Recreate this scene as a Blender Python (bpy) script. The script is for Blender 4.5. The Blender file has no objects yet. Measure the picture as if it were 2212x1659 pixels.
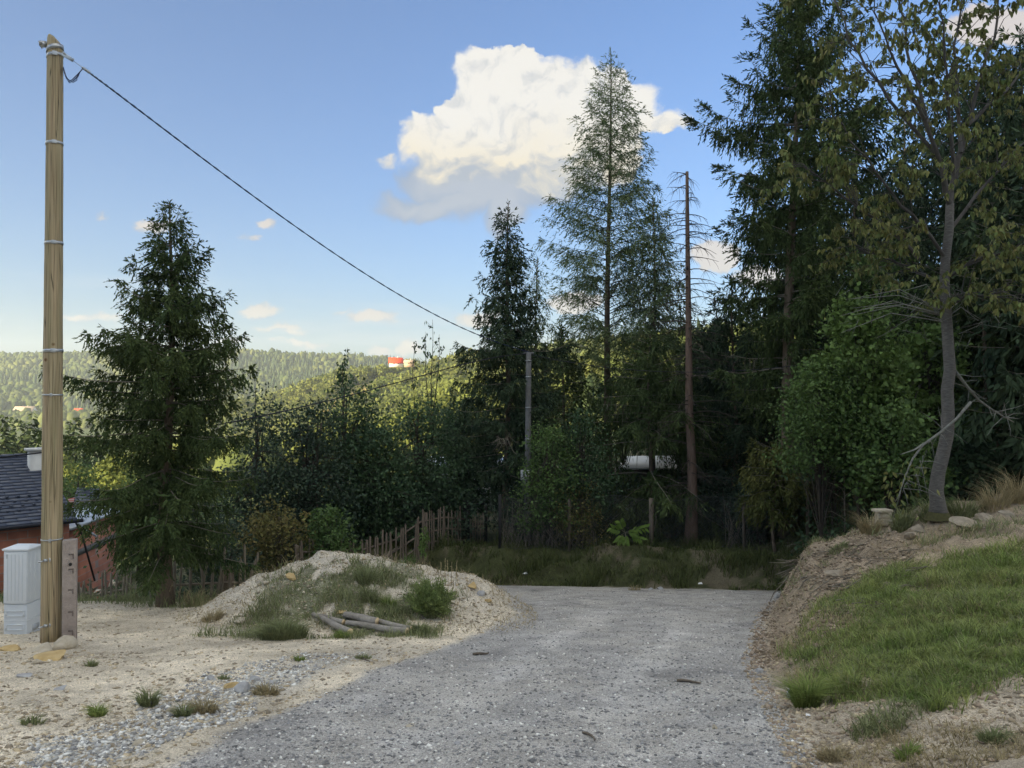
import bpy, bmesh, math, random
import numpy as np
from mathutils import Vector, Matrix, Euler
R = math.radians
random.seed(7)
rng = np.random.default_rng(11)
scn = bpy.context.scene
COL = scn.collection

# ------------------------------------------------------------------ camera
EYE = 1.6
PITCH = R(0.7)
FPX = 1662.0            # focal length in units of a picture 2212 wide
cam_d = bpy.data.cameras.new("camera"); cam = bpy.data.objects.new("camera", cam_d); COL.objects.link(cam)
cam_d.sensor_width = 36.0; cam_d.lens = 36.0 * FPX / 2212.0
cam_d.clip_start = 0.05; cam_d.clip_end = 9000
cam.location = (0, 0, EYE); cam.rotation_euler = (R(90) + PITCH, 0, 0)
scn.camera = cam

# ------------------------------------------------------------------ light and sky
SUN_EL, SUN_V = R(11.5), Vector((-0.75, -0.65, 0)).normalized()
sun_dir = Vector((SUN_V.x * math.cos(SUN_EL), SUN_V.y * math.cos(SUN_EL), math.sin(SUN_EL)))
ld = bpy.data.lights.new("sun", 'SUN'); ld.energy = 4.4; ld.angle = R(0.5); ld.color = (1.0, 0.82, 0.52)
lo = bpy.data.objects.new("sun", ld); COL.objects.link(lo)
lo.rotation_euler = (-sun_dir).to_track_quat('-Z', 'Y').to_euler(); lo.location = (-30, -30, 60)
scn.view_settings.view_transform = 'Standard'; scn.view_settings.look = 'None'
scn.view_settings.exposure = 1.85; scn.view_settings.gamma = 1.0; scn.view_settings.use_curve_mapping = False
scn.cycles.max_bounces = 8; scn.cycles.diffuse_bounces = 3; scn.cycles.transparent_max_bounces = 8
scn.cycles.volume_bounces = 1; scn.cycles.transmission_bounces = 4
scn.render.engine = 'CYCLES'

world = bpy.data.worlds.new("World"); scn.world = world; world.use_nodes = True
NT = world.node_tree; NT.nodes.clear()
def nd(t, **kw):
    n = NT.nodes.new(t)
    for k, v in kw.items(): setattr(n, k, v)
    return n
def mth(op, a, b=None, c=None, clamp=False):
    n = nd('ShaderNodeMath', operation=op, use_clamp=clamp)
    for i, v in enumerate((a, b, c)):
        if v is None: continue
        if isinstance(v, (int, float)): n.inputs[i].default_value = v
        else: NT.links.new(v, n.inputs[i])
    return n.outputs[0]
def sstep(x, lo_, hi_):
    n = nd('ShaderNodeMapRange', interpolation_type='SMOOTHSTEP')
    NT.links.new(x, n.inputs[0]); n.inputs[1].default_value = lo_; n.inputs[2].default_value = hi_
    return n.outputs[0]
def mixc(f, a, b, bt='MIX'):
    n = nd('ShaderNodeMix', data_type='RGBA', blend_type=bt)
    for i, v in ((0, f), (6, a), (7, b)):
        if isinstance(v, (int, float)): n.inputs[i].default_value = v
        elif isinstance(v, tuple): n.inputs[i].default_value = (*v, 1)
        else: NT.links.new(v, n.inputs[i])
    return n.outputs[2]
sky = nd('ShaderNodeTexSky', sky_type='NISHITA'); sky.sun_disc = False
sky.sun_elevation = SUN_EL; sky.sun_rotation = math.atan2(SUN_V.x, SUN_V.y)
sky.altitude = 500; sky.air_density = 1.0; sky.dust_density = 3.6; sky.ozone_density = 1.6
tc = nd('ShaderNodeTexCoord'); sep = nd('ShaderNodeSeparateXYZ'); NT.links.new(tc.outputs['Generated'], sep.inputs[0])
dx, dy, dz = sep.outputs
ysafe = mth('MAXIMUM', dy, 0.05)
qx = mth('DIVIDE', dx, ysafe); qz = mth('DIVIDE', dz, ysafe)     # slope of the view direction, sideways and up
comb = nd('ShaderNodeCombineXYZ'); NT.links.new(qx, comb.inputs[0]); NT.links.new(qz, comb.inputs[1])
P0 = comb.outputs[0]
def wnoise(vec, scale, det=6, rough=0.6, out=0, sc3=None):
    n = nd('ShaderNodeTexNoise', noise_dimensions='3D'); n.inputs['Scale'].default_value = scale
    n.inputs['Detail'].default_value = det; n.inputs['Roughness'].default_value = rough
    if sc3:
        m = nd('ShaderNodeMapping'); m.inputs['Scale'].default_value = sc3; NT.links.new(vec, m.inputs[0]); vec = m.outputs[0]
    NT.links.new(vec, n.inputs['Vector']); return n.outputs[out]
def vmath(op, a, b):
    n = nd('ShaderNodeVectorMath', operation=op)
    for i, v in enumerate((a, b)):
        if isinstance(v, tuple): n.inputs[i].default_value = v
        elif v is not None: NT.links.new(v, n.inputs[i])
    return n
def warp(P, amp, scale, det=5):
    c = wnoise(P, scale, det, 0.55, out=1)
    s = vmath('SUBTRACT', c, (0.5, 0.5, 0.5)).outputs[0]
    s = vmath('MULTIPLY', s, (amp, amp, 0)).outputs[0]
    return vmath('ADD', P, s).outputs[0]
def ell_field(P, ells, k=0.15, nrm=60.0):
    f = None
    for (cx, cy, rx, ry) in ells:
        cx_, cy_ = (cx - 1106) / FPX, (850 - cy) / FPX
        a = vmath('SUBTRACT', P, (cx_, cy_, 0)).outputs[0]
        a = vmath('MULTIPLY', a, (FPX / rx, FPX / ry, 0)).outputs[0]
        l = vmath('LENGTH', a, None).outputs['Value']
        v = mth('MULTIPLY', mth('SUBTRACT', 1.0, l), min(rx, ry) / nrm)
        f = v if f is None else mth('SMOOTH_MAX', f, v, k)
    return f
Pw = warp(warp(P0, 0.075, 9, 3), 0.036, 30, 8)
MAIN = [(1045,170,70,66),(1110,165,62,58),(1185,180,62,50),(1255,180,60,52),(1330,205,70,72),(1395,225,40,62),(1000,250,62,66),
        (1100,260,120,100),(1220,280,140,110),(1310,290,90,110),(925,300,62,66),(1000,330,110,78),(1140,345,150,72),(850,338,24,18),
        (1250,360,110,56),(1450,262,30,28),(1425,262,30,22)]
f1 = ell_field(Pw, MAIN, 0.12)
LOW = [(1150,375,170,60),(1000,385,140,60),(1215,385,100,50),(1060,415,120,66),(890,437,120,34),(980,445,140,44),(1085,465,60,50),(850,440,70,22)]
f2 = ell_field(Pw, LOW, 0.12, 44.0)
sepP = nd('ShaderNodeSeparateXYZ'); NT.links.new(Pw, sepP.inputs[0])
h = sepP.outputs[1]
# billow light and shade put into the colour: same noise at two nearby directions
Pb = vmath('ADD', Pw, (0.006, -0.011, 0)).outputs[0]
nA = wnoise(Pw, 15, 8, 0.6); nB = wnoise(Pb, 15, 8, 0.6)
billow_shade = mth('MULTIPLY', mth('SUBTRACT', nA, nB), 4.6)
big = wnoise(P0, 7, 3, 0.5)
lit = mth('ADD', mth('ADD', sstep(h, (850 - 430) / FPX, (850 - 300) / FPX), billow_shade), mth('MULTIPLY', mth('SUBTRACT', big, 0.5), 0.9), clamp=True)
c_lit = mixc(sstep(h, (850 - 380) / FPX, (850 - 220) / FPX), (0.76, 0.68, 0.53), (0.76, 0.74, 0.70))
c_main = mixc(lit, (0.33, 0.38, 0.46), c_lit)
c_low = mixc(sstep(f2, 0.0, 0.8), (0.20, 0.28, 0.42), (0.36, 0.40, 0.47))
ripple = mth('ADD', mth('MULTIPLY', mth('SUBTRACT', wnoise(P0, 60, 8, 0.75), 0.5), 0.42), mth('MULTIPLY', mth('SUBTRACT', wnoise(P0, 22, 4, 0.6), 0.5), 0.5))
a1 = sstep(mth('ADD', mth('DIVIDE', mth('ADD', f1, ripple), mth('ADD', 0.35, mth('MULTIPLY', sstep(wnoise(P0, 12, 4, 0.6), 0.38, 0.66), 2.2))), 0.0), -0.04, 0.16)
a2 = mth('MULTIPLY', sstep(mth('ADD', f2, mth('MULTIPLY', ripple, 0.8)), -0.02, 0.42), 0.92)
# small clouds near the horizon and behind the wood
SM = [(560,672,52,20),(800,682,72,16),(735,668,30,8),(600,712,70,10),(640,722,50,7),(190,684,80,12),(330,484,52,18),(215,466,16,10),
      (572,486,26,12),(540,512,28,9),(1545,555,60,40),(1240,650,70,26),(820,755,45,12),(880,752,34,20),(650,742,90,9),(500,738,50,8),(2150,50,110,52),
      (1640,600,60,30),(1930,700,110,60),(1030,690,60,20),(1760,640,70,30)]
Ps = warp(warp(P0, 0.03, 22, 4), 0.01, 90, 5)
f3 = ell_field(Ps, SM, 0.05, 16.0)
a3 = mth('MULTIPLY', sstep(mth('ADD', f3, mth('MULTIPLY', mth('SUBTRACT', wnoise(P0, 40, 6, 0.65, sc3=(1, 2.2, 1)), 0.5), 1.5)), -0.05, 0.5), 0.85)
c_sm = mixc(sstep(mth('ADD', wnoise(Ps, 45, 5, 0.6), mth('MULTIPLY', f3, 0.3)), 0.42, 0.68), (0.33, 0.37, 0.44), (0.64, 0.55, 0.47))
# thin veils low over the horizon, all the way round
veil_n = wnoise(tc.outputs['Generated'], 3.2, 7, 0.62, sc3=(1, 1, 9))
veil = mth('MULTIPLY', mth('MULTIPLY', sstep(veil_n, 0.5, 0.72), mth('SUBTRACT', 1.0, sstep(dz, 0.02, 0.2))), 0.55)
front = sstep(dy, 0.08, 0.25)
BGS = 0.065                                         # world strength; cloud colours below are divided by it
tint = mixc(1.0, sky.outputs[0], (0.52, 0.77, 1.12), 'MULTIPLY')
base = tint
SC = 1.0 / (2 ** scn.view_settings.exposure) / BGS      # cloud brightness is given as displayed
# bright clouds added outside the view to lift the light on the foreground
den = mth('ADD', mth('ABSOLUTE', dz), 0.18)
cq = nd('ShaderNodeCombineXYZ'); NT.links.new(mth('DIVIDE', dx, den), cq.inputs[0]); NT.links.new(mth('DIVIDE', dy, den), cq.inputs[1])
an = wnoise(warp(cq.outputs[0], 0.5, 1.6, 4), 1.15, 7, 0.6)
fill_a = mth('MULTIPLY', sstep(an, 0.47, 0.60), sstep(dz, 0.0, 0.1))
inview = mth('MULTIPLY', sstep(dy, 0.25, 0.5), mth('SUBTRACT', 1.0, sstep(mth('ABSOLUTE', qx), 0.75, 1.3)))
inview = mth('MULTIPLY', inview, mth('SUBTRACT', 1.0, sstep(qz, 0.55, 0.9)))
fill_a = mth('MULTIPLY', fill_a, mth('SUBTRACT', 1.0, inview))
fill_col = mixc(sstep(an, 0.5, 0.8), (2.35, 2.25, 1.9), (1.5, 1.48, 1.36))
def sc_(c):
    return mixc(1.0, c, (SC, SC, SC), 'MULTIPLY')
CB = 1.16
base = mixc(fill_a, base, sc_(fill_col))
col = mixc(veil, base, (0.50 * SC * CB, 0.55 * SC * CB, 0.62 * SC * CB))
col = mixc(mth('MULTIPLY', a3, front), col, mixc(1.0, sc_(c_sm), (CB, CB, CB), 'MULTIPLY'))
col = mixc(mth('MULTIPLY', a2, front), col, mixc(1.0, sc_(c_low), (CB, CB, CB), 'MULTIPLY'))
col = mixc(mth('MULTIPLY', a1, front), col, mixc(1.0, sc_(c_main), (CB, CB, CB), 'MULTIPLY'))
bg = nd('ShaderNodeBackground'); bg.inputs[1].default_value = BGS; NT.links.new(col, bg.inputs[0])
wo = nd('ShaderNodeOutputWorld'); NT.links.new(bg.outputs[0], wo.inputs[0])

# ------------------------------------------------------------------ helpers
def ray(px, py):
    a = (px - 1106) / FPX; b = (829.5 - py) / FPX
    cp, sp = math.cos(PITCH), math.sin(PITCH)
    return Vector((a, cp - b * sp, sp + b * cp))
def at(px, py, Y):
    d = ray(px, py); d = d * (Y / d.y); return Vector((d.x, d.y, d.z + EYE))
def ss(x, a, b):
    t = np.clip((np.asarray(x, float) - a) / (b - a), 0, 1); return t * t * (3 - 2 * t)
_perm = np.random.default_rng(5).random((256, 256))
def vnoise(x, y):
    xi = np.floor(x).astype(int); yi = np.floor(y).astype(int); fx = x - xi; fy = y - yi
    fx = fx * fx * (3 - 2 * fx); fy = fy * fy * (3 - 2 * fy)
    g = lambda i, j: _perm[(i) & 255, (j) & 255]
    return (g(xi, yi) * (1 - fx) + g(xi + 1, yi) * fx) * (1 - fy) + (g(xi, yi + 1) * (1 - fx) + g(xi + 1, yi + 1) * fx) * fy - 0.5
def fbm(x, y, sc, octv=4, gain=0.5):
    x = np.asarray(x, float) / sc + 31.7; y = np.asarray(y, float) / sc + 17.3; a = 1.0; r = 0
    for k in range(octv):
        r = r + a * vnoise(x, y); x = x * 2.03 + 5.1; y = y * 2.03 + 9.7; a *= gain
    return r
def setp(o, label=None, cat=None, group=None, kind=None):
    if label: o['label'] = label
    if cat: o['category'] = cat
    if group: o['group'] = group
    if kind: o['kind'] = kind
    return o
def link(name, me, parent=None, mat=None):
    o = bpy.data.objects.new(name, me); COL.objects.link(o)
    if parent is not None: o.parent = parent
    if mat is not None and me is not None:
        if isinstance(mat, (list, tuple)):
            for m in mat: me.materials.append(m)
        else: me.materials.append(mat)
    return o
def empty(name, loc, label=None, cat=None, group=None, rz=0):
    o = bpy.data.objects.new(name, None); COL.objects.link(o); o.location = loc; o.rotation_euler = (0, 0, rz)
    o.empty_display_size = 0.1
    return setp(o, label, cat, group)
def mesh_np(name, V, F, smooth=False):
    """V (n,3); F an (m,k) array or a list of such arrays."""
    me = bpy.data.meshes.new(name)
    V = np.asarray(V, np.float32); Fs = F if isinstance(F, list) else [F]
    Fs = [np.asarray(f, np.int32) for f in Fs if len(f)]
    nl = sum(f.size for f in Fs); npoly = sum(len(f) for f in Fs)
    me.vertices.add(len(V)); me.vertices.foreach_set('co', V.ravel())
    me.loops.add(nl); me.polygons.add(npoly)
    me.loops.foreach_set('vertex_index', np.concatenate([f.ravel() for f in Fs]))
    st, c = [], 0
    for f in Fs:
        st.append(c + np.arange(len(f)) * f.shape[1]); c += f.size
    me.polygons.foreach_set('loop_start', np.concatenate(st).astype(np.int32))
    if smooth: me.polygons.foreach_set('use_smooth', np.ones(npoly, bool))
    me.update(calc_edges=True)
    return me
class Acc:
    """collects vertex and face arrays into one mesh"""
    def __init__(s): s.v = []; s.f = {}; s.n = 0
    def add(s, V, F):
        V = np.asarray(V, float).reshape(-1, 3); Fs = F if isinstance(F, list) else [F]
        for f in Fs:
            f = np.asarray(f, int)
            if f.size: s.f.setdefault(f.shape[1], []).append(f + s.n)
        s.v.append(V); s.n += len(V)
    def tube(s, pts, rad, sides=5, cap=True):
        pts = np.asarray(pts, float); n = len(pts); rad = np.broadcast_to(np.asarray(rad, float), (n,))
        t = np.gradient(pts, axis=0); t /= (np.linalg.norm(t, axis=1, keepdims=True) + 1e-9)
        ref = np.array([0, 0, 1.0]) if abs(t[0][2]) < 0.9 else np.array([1.0, 0, 0])
        a = np.cross(t, ref); a /= (np.linalg.norm(a, axis=1, keepdims=True) + 1e-9); b = np.cross(t, a)
        th = np.arange(sides) * 2 * np.pi / sides
        V = pts[:, None] + rad[:, None, None] * (np.cos(th)[None, :, None] * a[:, None] + np.sin(th)[None, :, None] * b[:, None])
        i = np.arange(n - 1)[:, None] * sides; j = np.arange(sides)[None]; k = (j + 1) % sides
        F = np.stack([i + j, i + k, i + sides + k, i + sides + j], -1).reshape(-1, 4)
        Fl = [F]
        if cap and sides == 4: Fl.append(np.array([[3, 2, 1, 0], [(n - 1) * 4, (n - 1) * 4 + 1, (n - 1) * 4 + 2, (n - 1) * 4 + 3]]))
        elif cap:
            o = (n - 1) * sides
            Fl.append(np.array([[0, q + 1, q] for q in range(1, sides - 1)] + [[o, o + q, o + q + 1] for q in range(1, sides - 1)]))
        s.add(V.reshape(-1, 3), Fl)
    def box(s, c, half, rot=None, taper=1.0):
        g = np.array([[x, y, z] for z in (-1, 1) for x, y in ((-1, -1), (1, -1), (1, 1), (-1, 1))], float)
        g[4:, :2] *= taper
        g = g * np.asarray(half, float)
        if rot is not None: g = g @ np.array(rot).T
        s.add(g + np.asarray(c, float), np.array([[3, 2, 1, 0], [4, 5, 6, 7], [0, 1, 5, 4], [1, 2, 6, 5], [2, 3, 7, 6], [3, 0, 4, 7]]))
    def obj(s, name, mat, parent=None, smooth=False):
        V = np.concatenate(s.v) if s.v else np.zeros((0, 3))
        return link(name, mesh_np(name, V, [np.concatenate(f) for f in s.f.values()], smooth), parent, mat)
def bevel_obj(o, w=0.004, seg=2):
    bm = bmesh.new(); bm.from_mesh(o.data)
    bmesh.ops.bevel(bm, geom=bm.edges[:], offset=w, segments=seg, affect='EDGES', profile=0.6)
    bm.to_mesh(o.data); bm.free(); return o
def rotz(a): c, s_ = math.cos(a), math.sin(a); return np.array([[c, -s_, 0], [s_, c, 0], [0, 0, 1]])

# ------------------------------------------------------------------ materials
MATS = {}
def material(name, col, rough=0.85, var=0.25, nscale=8.0, col2=None, bump=0.0, bscale=None, island=0.0, trans=0.0, metal=0.0,
             spec=0.25, stretch=(1, 1, 1), hue=0.0):
    if name in MATS: return MATS[name]
    m = bpy.data.materials.new(name); m.use_nodes = True; t = m.node_tree; t.nodes.clear()
    N = t.nodes.new; L = t.links.new
    out = N('ShaderNodeOutputMaterial'); b = N('ShaderNodeBsdfPrincipled'); L(b.outputs[0], out.inputs[0])
    b.inputs['Roughness'].default_value = rough; b.inputs['Metallic'].default_value = metal
    b.inputs['Specular IOR Level'].default_value = spec
    co = N('ShaderNodeTexCoord'); mp = N('ShaderNodeMapping'); mp.inputs['Scale'].default_value = stretch
    L(co.outputs['Object'], mp.inputs[0])
    nz = N('ShaderNodeTexNoise'); nz.inputs['Scale'].default_value = nscale; nz.inputs['Detail'].default_value = 5; nz.inputs['Roughness'].default_value = 0.65
    L(mp.outputs[0], nz.inputs['Vector'])
    mr = N('ShaderNodeMapRange'); mr.inputs[1].default_value = 0.3; mr.inputs[2].default_value = 0.7; L(nz.outputs[0], mr.inputs[0])
    mx = N('ShaderNodeMix'); mx.data_type = 'RGBA'; L(mr.outputs[0], mx.inputs[0])
    c2 = col2 or tuple(min(1, c * (1 + var)) for c in col); c1 = col if col2 else tuple(c * (1 - var) for c in col)
    mx.inputs[6].default_value = (*c1, 1); mx.inputs[7].default_value = (*c2, 1)
    c = mx.outputs[2]
    if island > 0:
        ge = N('ShaderNodeNewGeometry'); h_ = N('ShaderNodeHueSaturation'); L(c, h_.inputs['Color'])
        r_ = N('ShaderNodeMapRange'); L(ge.outputs['Random Per Island'], r_.inputs[0]); r_.inputs[3].default_value = 1 - island; r_.inputs[4].default_value = 1 + island
        L(r_.outputs[0], h_.inputs['Value'])
        if hue:
            wn = N('ShaderNodeTexWhiteNoise'); wn.noise_dimensions = '1D'; L(ge.outputs['Random Per Island'], wn.inputs['W'])
            r2 = N('ShaderNodeMapRange'); L(wn.outputs[0], r2.inputs[0]); r2.inputs[3].default_value = 0.5 - hue; r2.inputs[4].default_value = 0.5 + hue * 0.6
            L(r2.outputs[0], h_.inputs['Hue'])
        c = h_.outputs[0]
    L(c, b.inputs['Base Color'])
    if trans > 0:
        tl = N('ShaderNodeBsdfTranslucent'); L(c, tl.inputs[0]); ms = N('ShaderNodeMixShader'); ms.inputs[0].default_value = trans
        L(b.outputs[0], ms.inputs[1]); L(tl.outputs[0], ms.inputs[2]); L(ms.outputs[0], out.inputs[0])
    if bump > 0:
        n2 = N('ShaderNodeTexNoise'); n2.inputs['Scale'].default_value = bscale or nscale * 4; n2.inputs['Detail'].default_value = 4; L(mp.outputs[0], n2.inputs['Vector'])
        bp = N('ShaderNodeBump'); bp.inputs['Strength'].default_value = bump; bp.inputs['Distance'].default_value = 0.02; L(n2.outputs[0], bp.inputs['Height'])
        L(bp.outputs[0], b.inputs['Normal'])
    MATS[name] = m; return m
# ------------------------------------------------------------------ the lie of the land
QS = np.array([-1.6, -0.9, -0.665, -0.5, -0.35, -0.2, -0.05, 0.1, 0.3, 0.665, 1.0, 1.8])
YS = np.array([24., 28, 60, 120, 300, 450, 600, 780, 1000, 1350, 1700, 2600, 6000])
TZ = np.array([
 [-7.4,-7.2,-7.0,-6.4,-6.0,-4.9,-4.6,-4.6,-4.4,-2.0,-1.5,-1.0],
 [-8.6,-8.4,-7.9,-7.3,-6.8,-5.6,-4.8,-4.7,-4.4,-1.8,-1.0,-0.5],
 [-16,-15,-14,-13,-12,-9,-6.5,-4,0.0,6,10,14],
 [-18,-17,-16,-16.5,-18,-17,-13,-6,2,14,20,26],
 [-40,-38,-36,-38,-36,-24,-6,4,12,26,40,50],
 [-50,-48,-46,-46,-36,-8,8,16,26,44,60,80],
 [-50,-46,-42,-40,-14,10,24,33,46,70,90,110],
 [-44,-40,-38,-36,-22,4,32,50,60,84,100,120],
 [-34,-32,-30,-28,-26,-10,14,30,50,80,100,110],
 [34,34,30,34,30,24,20,20,30,60,80,90],
 [108,112,116,124,112,84,44,34,40,60,80,80],
 [40,40,50,60,50,30,20,20,30,50,60,60],
 [0,0,0,0,0,0,0,0,0,0,0,0]], float)
def table(x, y):
    y = np.maximum(y, 1.0); q = np.clip(x / y, QS[0], QS[-1]); yy = np.clip(y, YS[0], YS[-1])
    qi = np.clip(np.searchsorted(QS, q) - 1, 0, len(QS) - 2); yi = np.clip(np.searchsorted(YS, yy) - 1, 0, len(YS) - 2)
    fq = (q - QS[qi]) / (QS[qi + 1] - QS[qi]); fy = (yy - YS[yi]) / (YS[yi + 1] - YS[yi])
    fq = fq * fq * (3 - 2 * fq) * 0.5 + fq * 0.5; fy = fy * fy * (3 - 2 * fy) * 0.4 + fy * 0.6
    return (TZ[yi, qi] * (1 - fq) + TZ[yi, qi + 1] * fq) * (1 - fy) + (TZ[yi + 1, qi] * (1 - fq) + TZ[yi + 1, qi + 1] * fq) * fy
XL_Y = [0, 5.05, 6.2, 8.4, 10.7, 12.8, 14, 16.9, 20.5]; XL_X = [-3.6, -2.36, -2.04, -1.54, -0.68, 0.05, -0.1, -0.6, -1.5]
XR_Y = [0, 5, 6.2, 9, 12, 14, 16, 17.5, 19]; XR_X = [1.9, 2.05, 2.3, 2.92, 3.95, 4.7, 5.5, 6.6, 9.0]
MC_X = np.array([-6.0, -5.75, -5.3, -4.6, -3.93, -3.08, -2.32, -1.85, -1.40, -.81, -.30, .12, .45])
MC_H = np.array([0, .04, .30, .68, .92, 1.05, 1.06, .96, .78, .62, .40, .18, 0])
def mound(x, y):
    xe = x * 14.0 / np.maximum(y, 5) * 0.5 + x * 0.5
    hc = np.interp(xe + 0.06 * fbm(x, y, 0.5, 2), MC_X, MC_H)
    y0 = 11.3 - 0.25 * (x + 3) * (x < -3) ; yc = 13.9 + 0.0 * x
    yr = y + 0.25 * fbm(x, y, 1.3, 3)
    f = np.where(yr < yc, ss(yr, y0 - 0.1, yc) ** 0.9, 1 - ss(yr, yc + 0.2, yc + 2.2))
    r_ = 0.13 * fbm(x, y, 0.9, 4, 0.6) + 0.09 * fbm(x + 4, y, 0.22, 3)
    return np.maximum(hc * f * (1 + 0.10 * fbm(x, y, 1.4, 2)) + r_ * ss(hc * f, 0.04, 0.45), 0)
def far_edge(x, y): return y + 0.7 * fbm(x, y, 1.4, 4) - np.interp(x, [-5, -1, 2.2, 3.5, 7], [19.8, 20.6, 20.2, 19.3, 18.6])
def H_(x, y):
    x = np.asarray(x, float); y = np.asarray(y, float)
    plane = -1.6 - 0.17 * y
    xr = np.interp(y, XR_Y, XR_X) + 0.12 * fbm(x, y, 0.7, 3); d = x - xr
    face = np.interp(y, [4, 6, 9, 12, 15, 16], [0.06, 0.12, 0.3, 0.66, 1.0, 1.05])
    slope = np.interp(y, [0, 5, 9, 12], [0.16, 0.2, 0.22, 0.31])
    bank = face * ss(d, -0.05, 0.75 + 0.2 * fbm(x, y, 1.5, 2)) + slope * np.maximum(d - 0.25, 0) * ss(d, 0.2, 0.8)
    zb = plane + bank
    cap = -1.95 - 0.02 * (y - 13)
    zb = np.where(zb > cap - 0.3, cap - 0.3 + 0.3 * (1 - np.exp(-(np.maximum(zb - cap + 0.3, 0)) / 0.3)), zb)
    # across the road: the verge up to the fences, the wood floor
    ramp = ss(x, 7.0, 10.5) * ss(y, 16, 18.5)
    verge = (0.95 + 0.3 * fbm(x, y, 2.0, 2) + 0.22 * fbm(x, y, 0.5, 3)) * ss(far_edge(x, y), 0.0, 2.0) * ss(x, -11, -5)
    zf = plane + verge
    zf = zf + ramp * (-1.95 + 0.12 * np.maximum(y - 18, 0) * 0 - zf)
    zf = zf - ss(y, 13.5, 26) * 1.5 * ss(x, -3.5, -9)
    near = zb + (zf - zb) * ss(y, 15.7, 17.6)
    near = near + mound(x, y)
    far = table(x, y)
    z = near + (far - near) * ss(y, 23.2, 29)
    # rough ground
    rgh = np.where(y < 26, 1.0, 0.0)
    road = roadmask(x, y)
    bk = ss(d, -0.1, 0.3) * (y < 17)
    z = z + rgh * (1 - road * 0.75) * (0.05 * fbm(x, y, 0.9, 3) + 0.022 * fbm(x, y, 0.16, 2) + (0.05 + 0.17 * ss(face, .2, .9)) * bk * fbm(x, y, 0.36, 4, 0.62))
    z = z + rgh * road * 0.02 * np.cos((x - 0.35 * (y - 5) * 0.28) * 3.4) * ss(y, 20, 12)
    # unseen wooded ridge added behind and left of the viewer to shade the foreground
    s = x * SUN_V.x + y * SUN_V.y; p = -x * 0.655 + y * 0.756
    shade_rdg = (22 * ss(s, 35, 95) + 0.0 * s) * (1 - ss(p, 48, 80)) * ss(p, -150, -100)
    shade_rdg = shade_rdg - ss(s, 120, 220) * 40
    shade_rdg = shade_rdg - ss(p, 50, 110) * ss(s, 0, 60) * 30
    z = z + shade_rdg
    z = np.minimum(z, 70)
    far_r = ss(y, 60, 200)
    return z + far_r * (2.5 * fbm(x, y, 60, 3) + 16 * ss(y, 900, 1500) * fbm(x, y, 260, 2)) + EYE
def roadmask(x, y):
    xl = np.interp(y, XL_Y, XL_X) + 0.16 * fbm(x, y, 0.8, 4, 0.6) - 3.2 * ss(y, 16, 18.5); xr = np.interp(y, XR_Y, XR_X) + 0.12 * fbm(x, y, 0.7, 3) + 5 * ss(y, 16.3, 17.5)
    m = ss(x - xl, -0.10, 0.12) * (1 - ss(x - xr, -0.12, 0.04)) * (1 - ss(far_edge(x, y), -0.25, 0.1)) * (1 - ss(x, 7.2, 8.0)) * ss(x, -7, -5.5)
    return m
def H(x, y): return float(H_(np.array([x]), np.array([y]))[0])
def on_ground(px, py, y0=4.0, y1=40.0):
    d = ray(px, py); ys = np.linspace(y0, y1, 1500); t = ys / d.y
    g = H_(d.x * t, ys) - (d.z * t + EYE)
    i = int(np.argmax(g > 0)) if (g > 0).any() else len(ys) - 1
    return Vector((d.x * t[i], ys[i], H(d.x * t[i], ys[i])))

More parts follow.
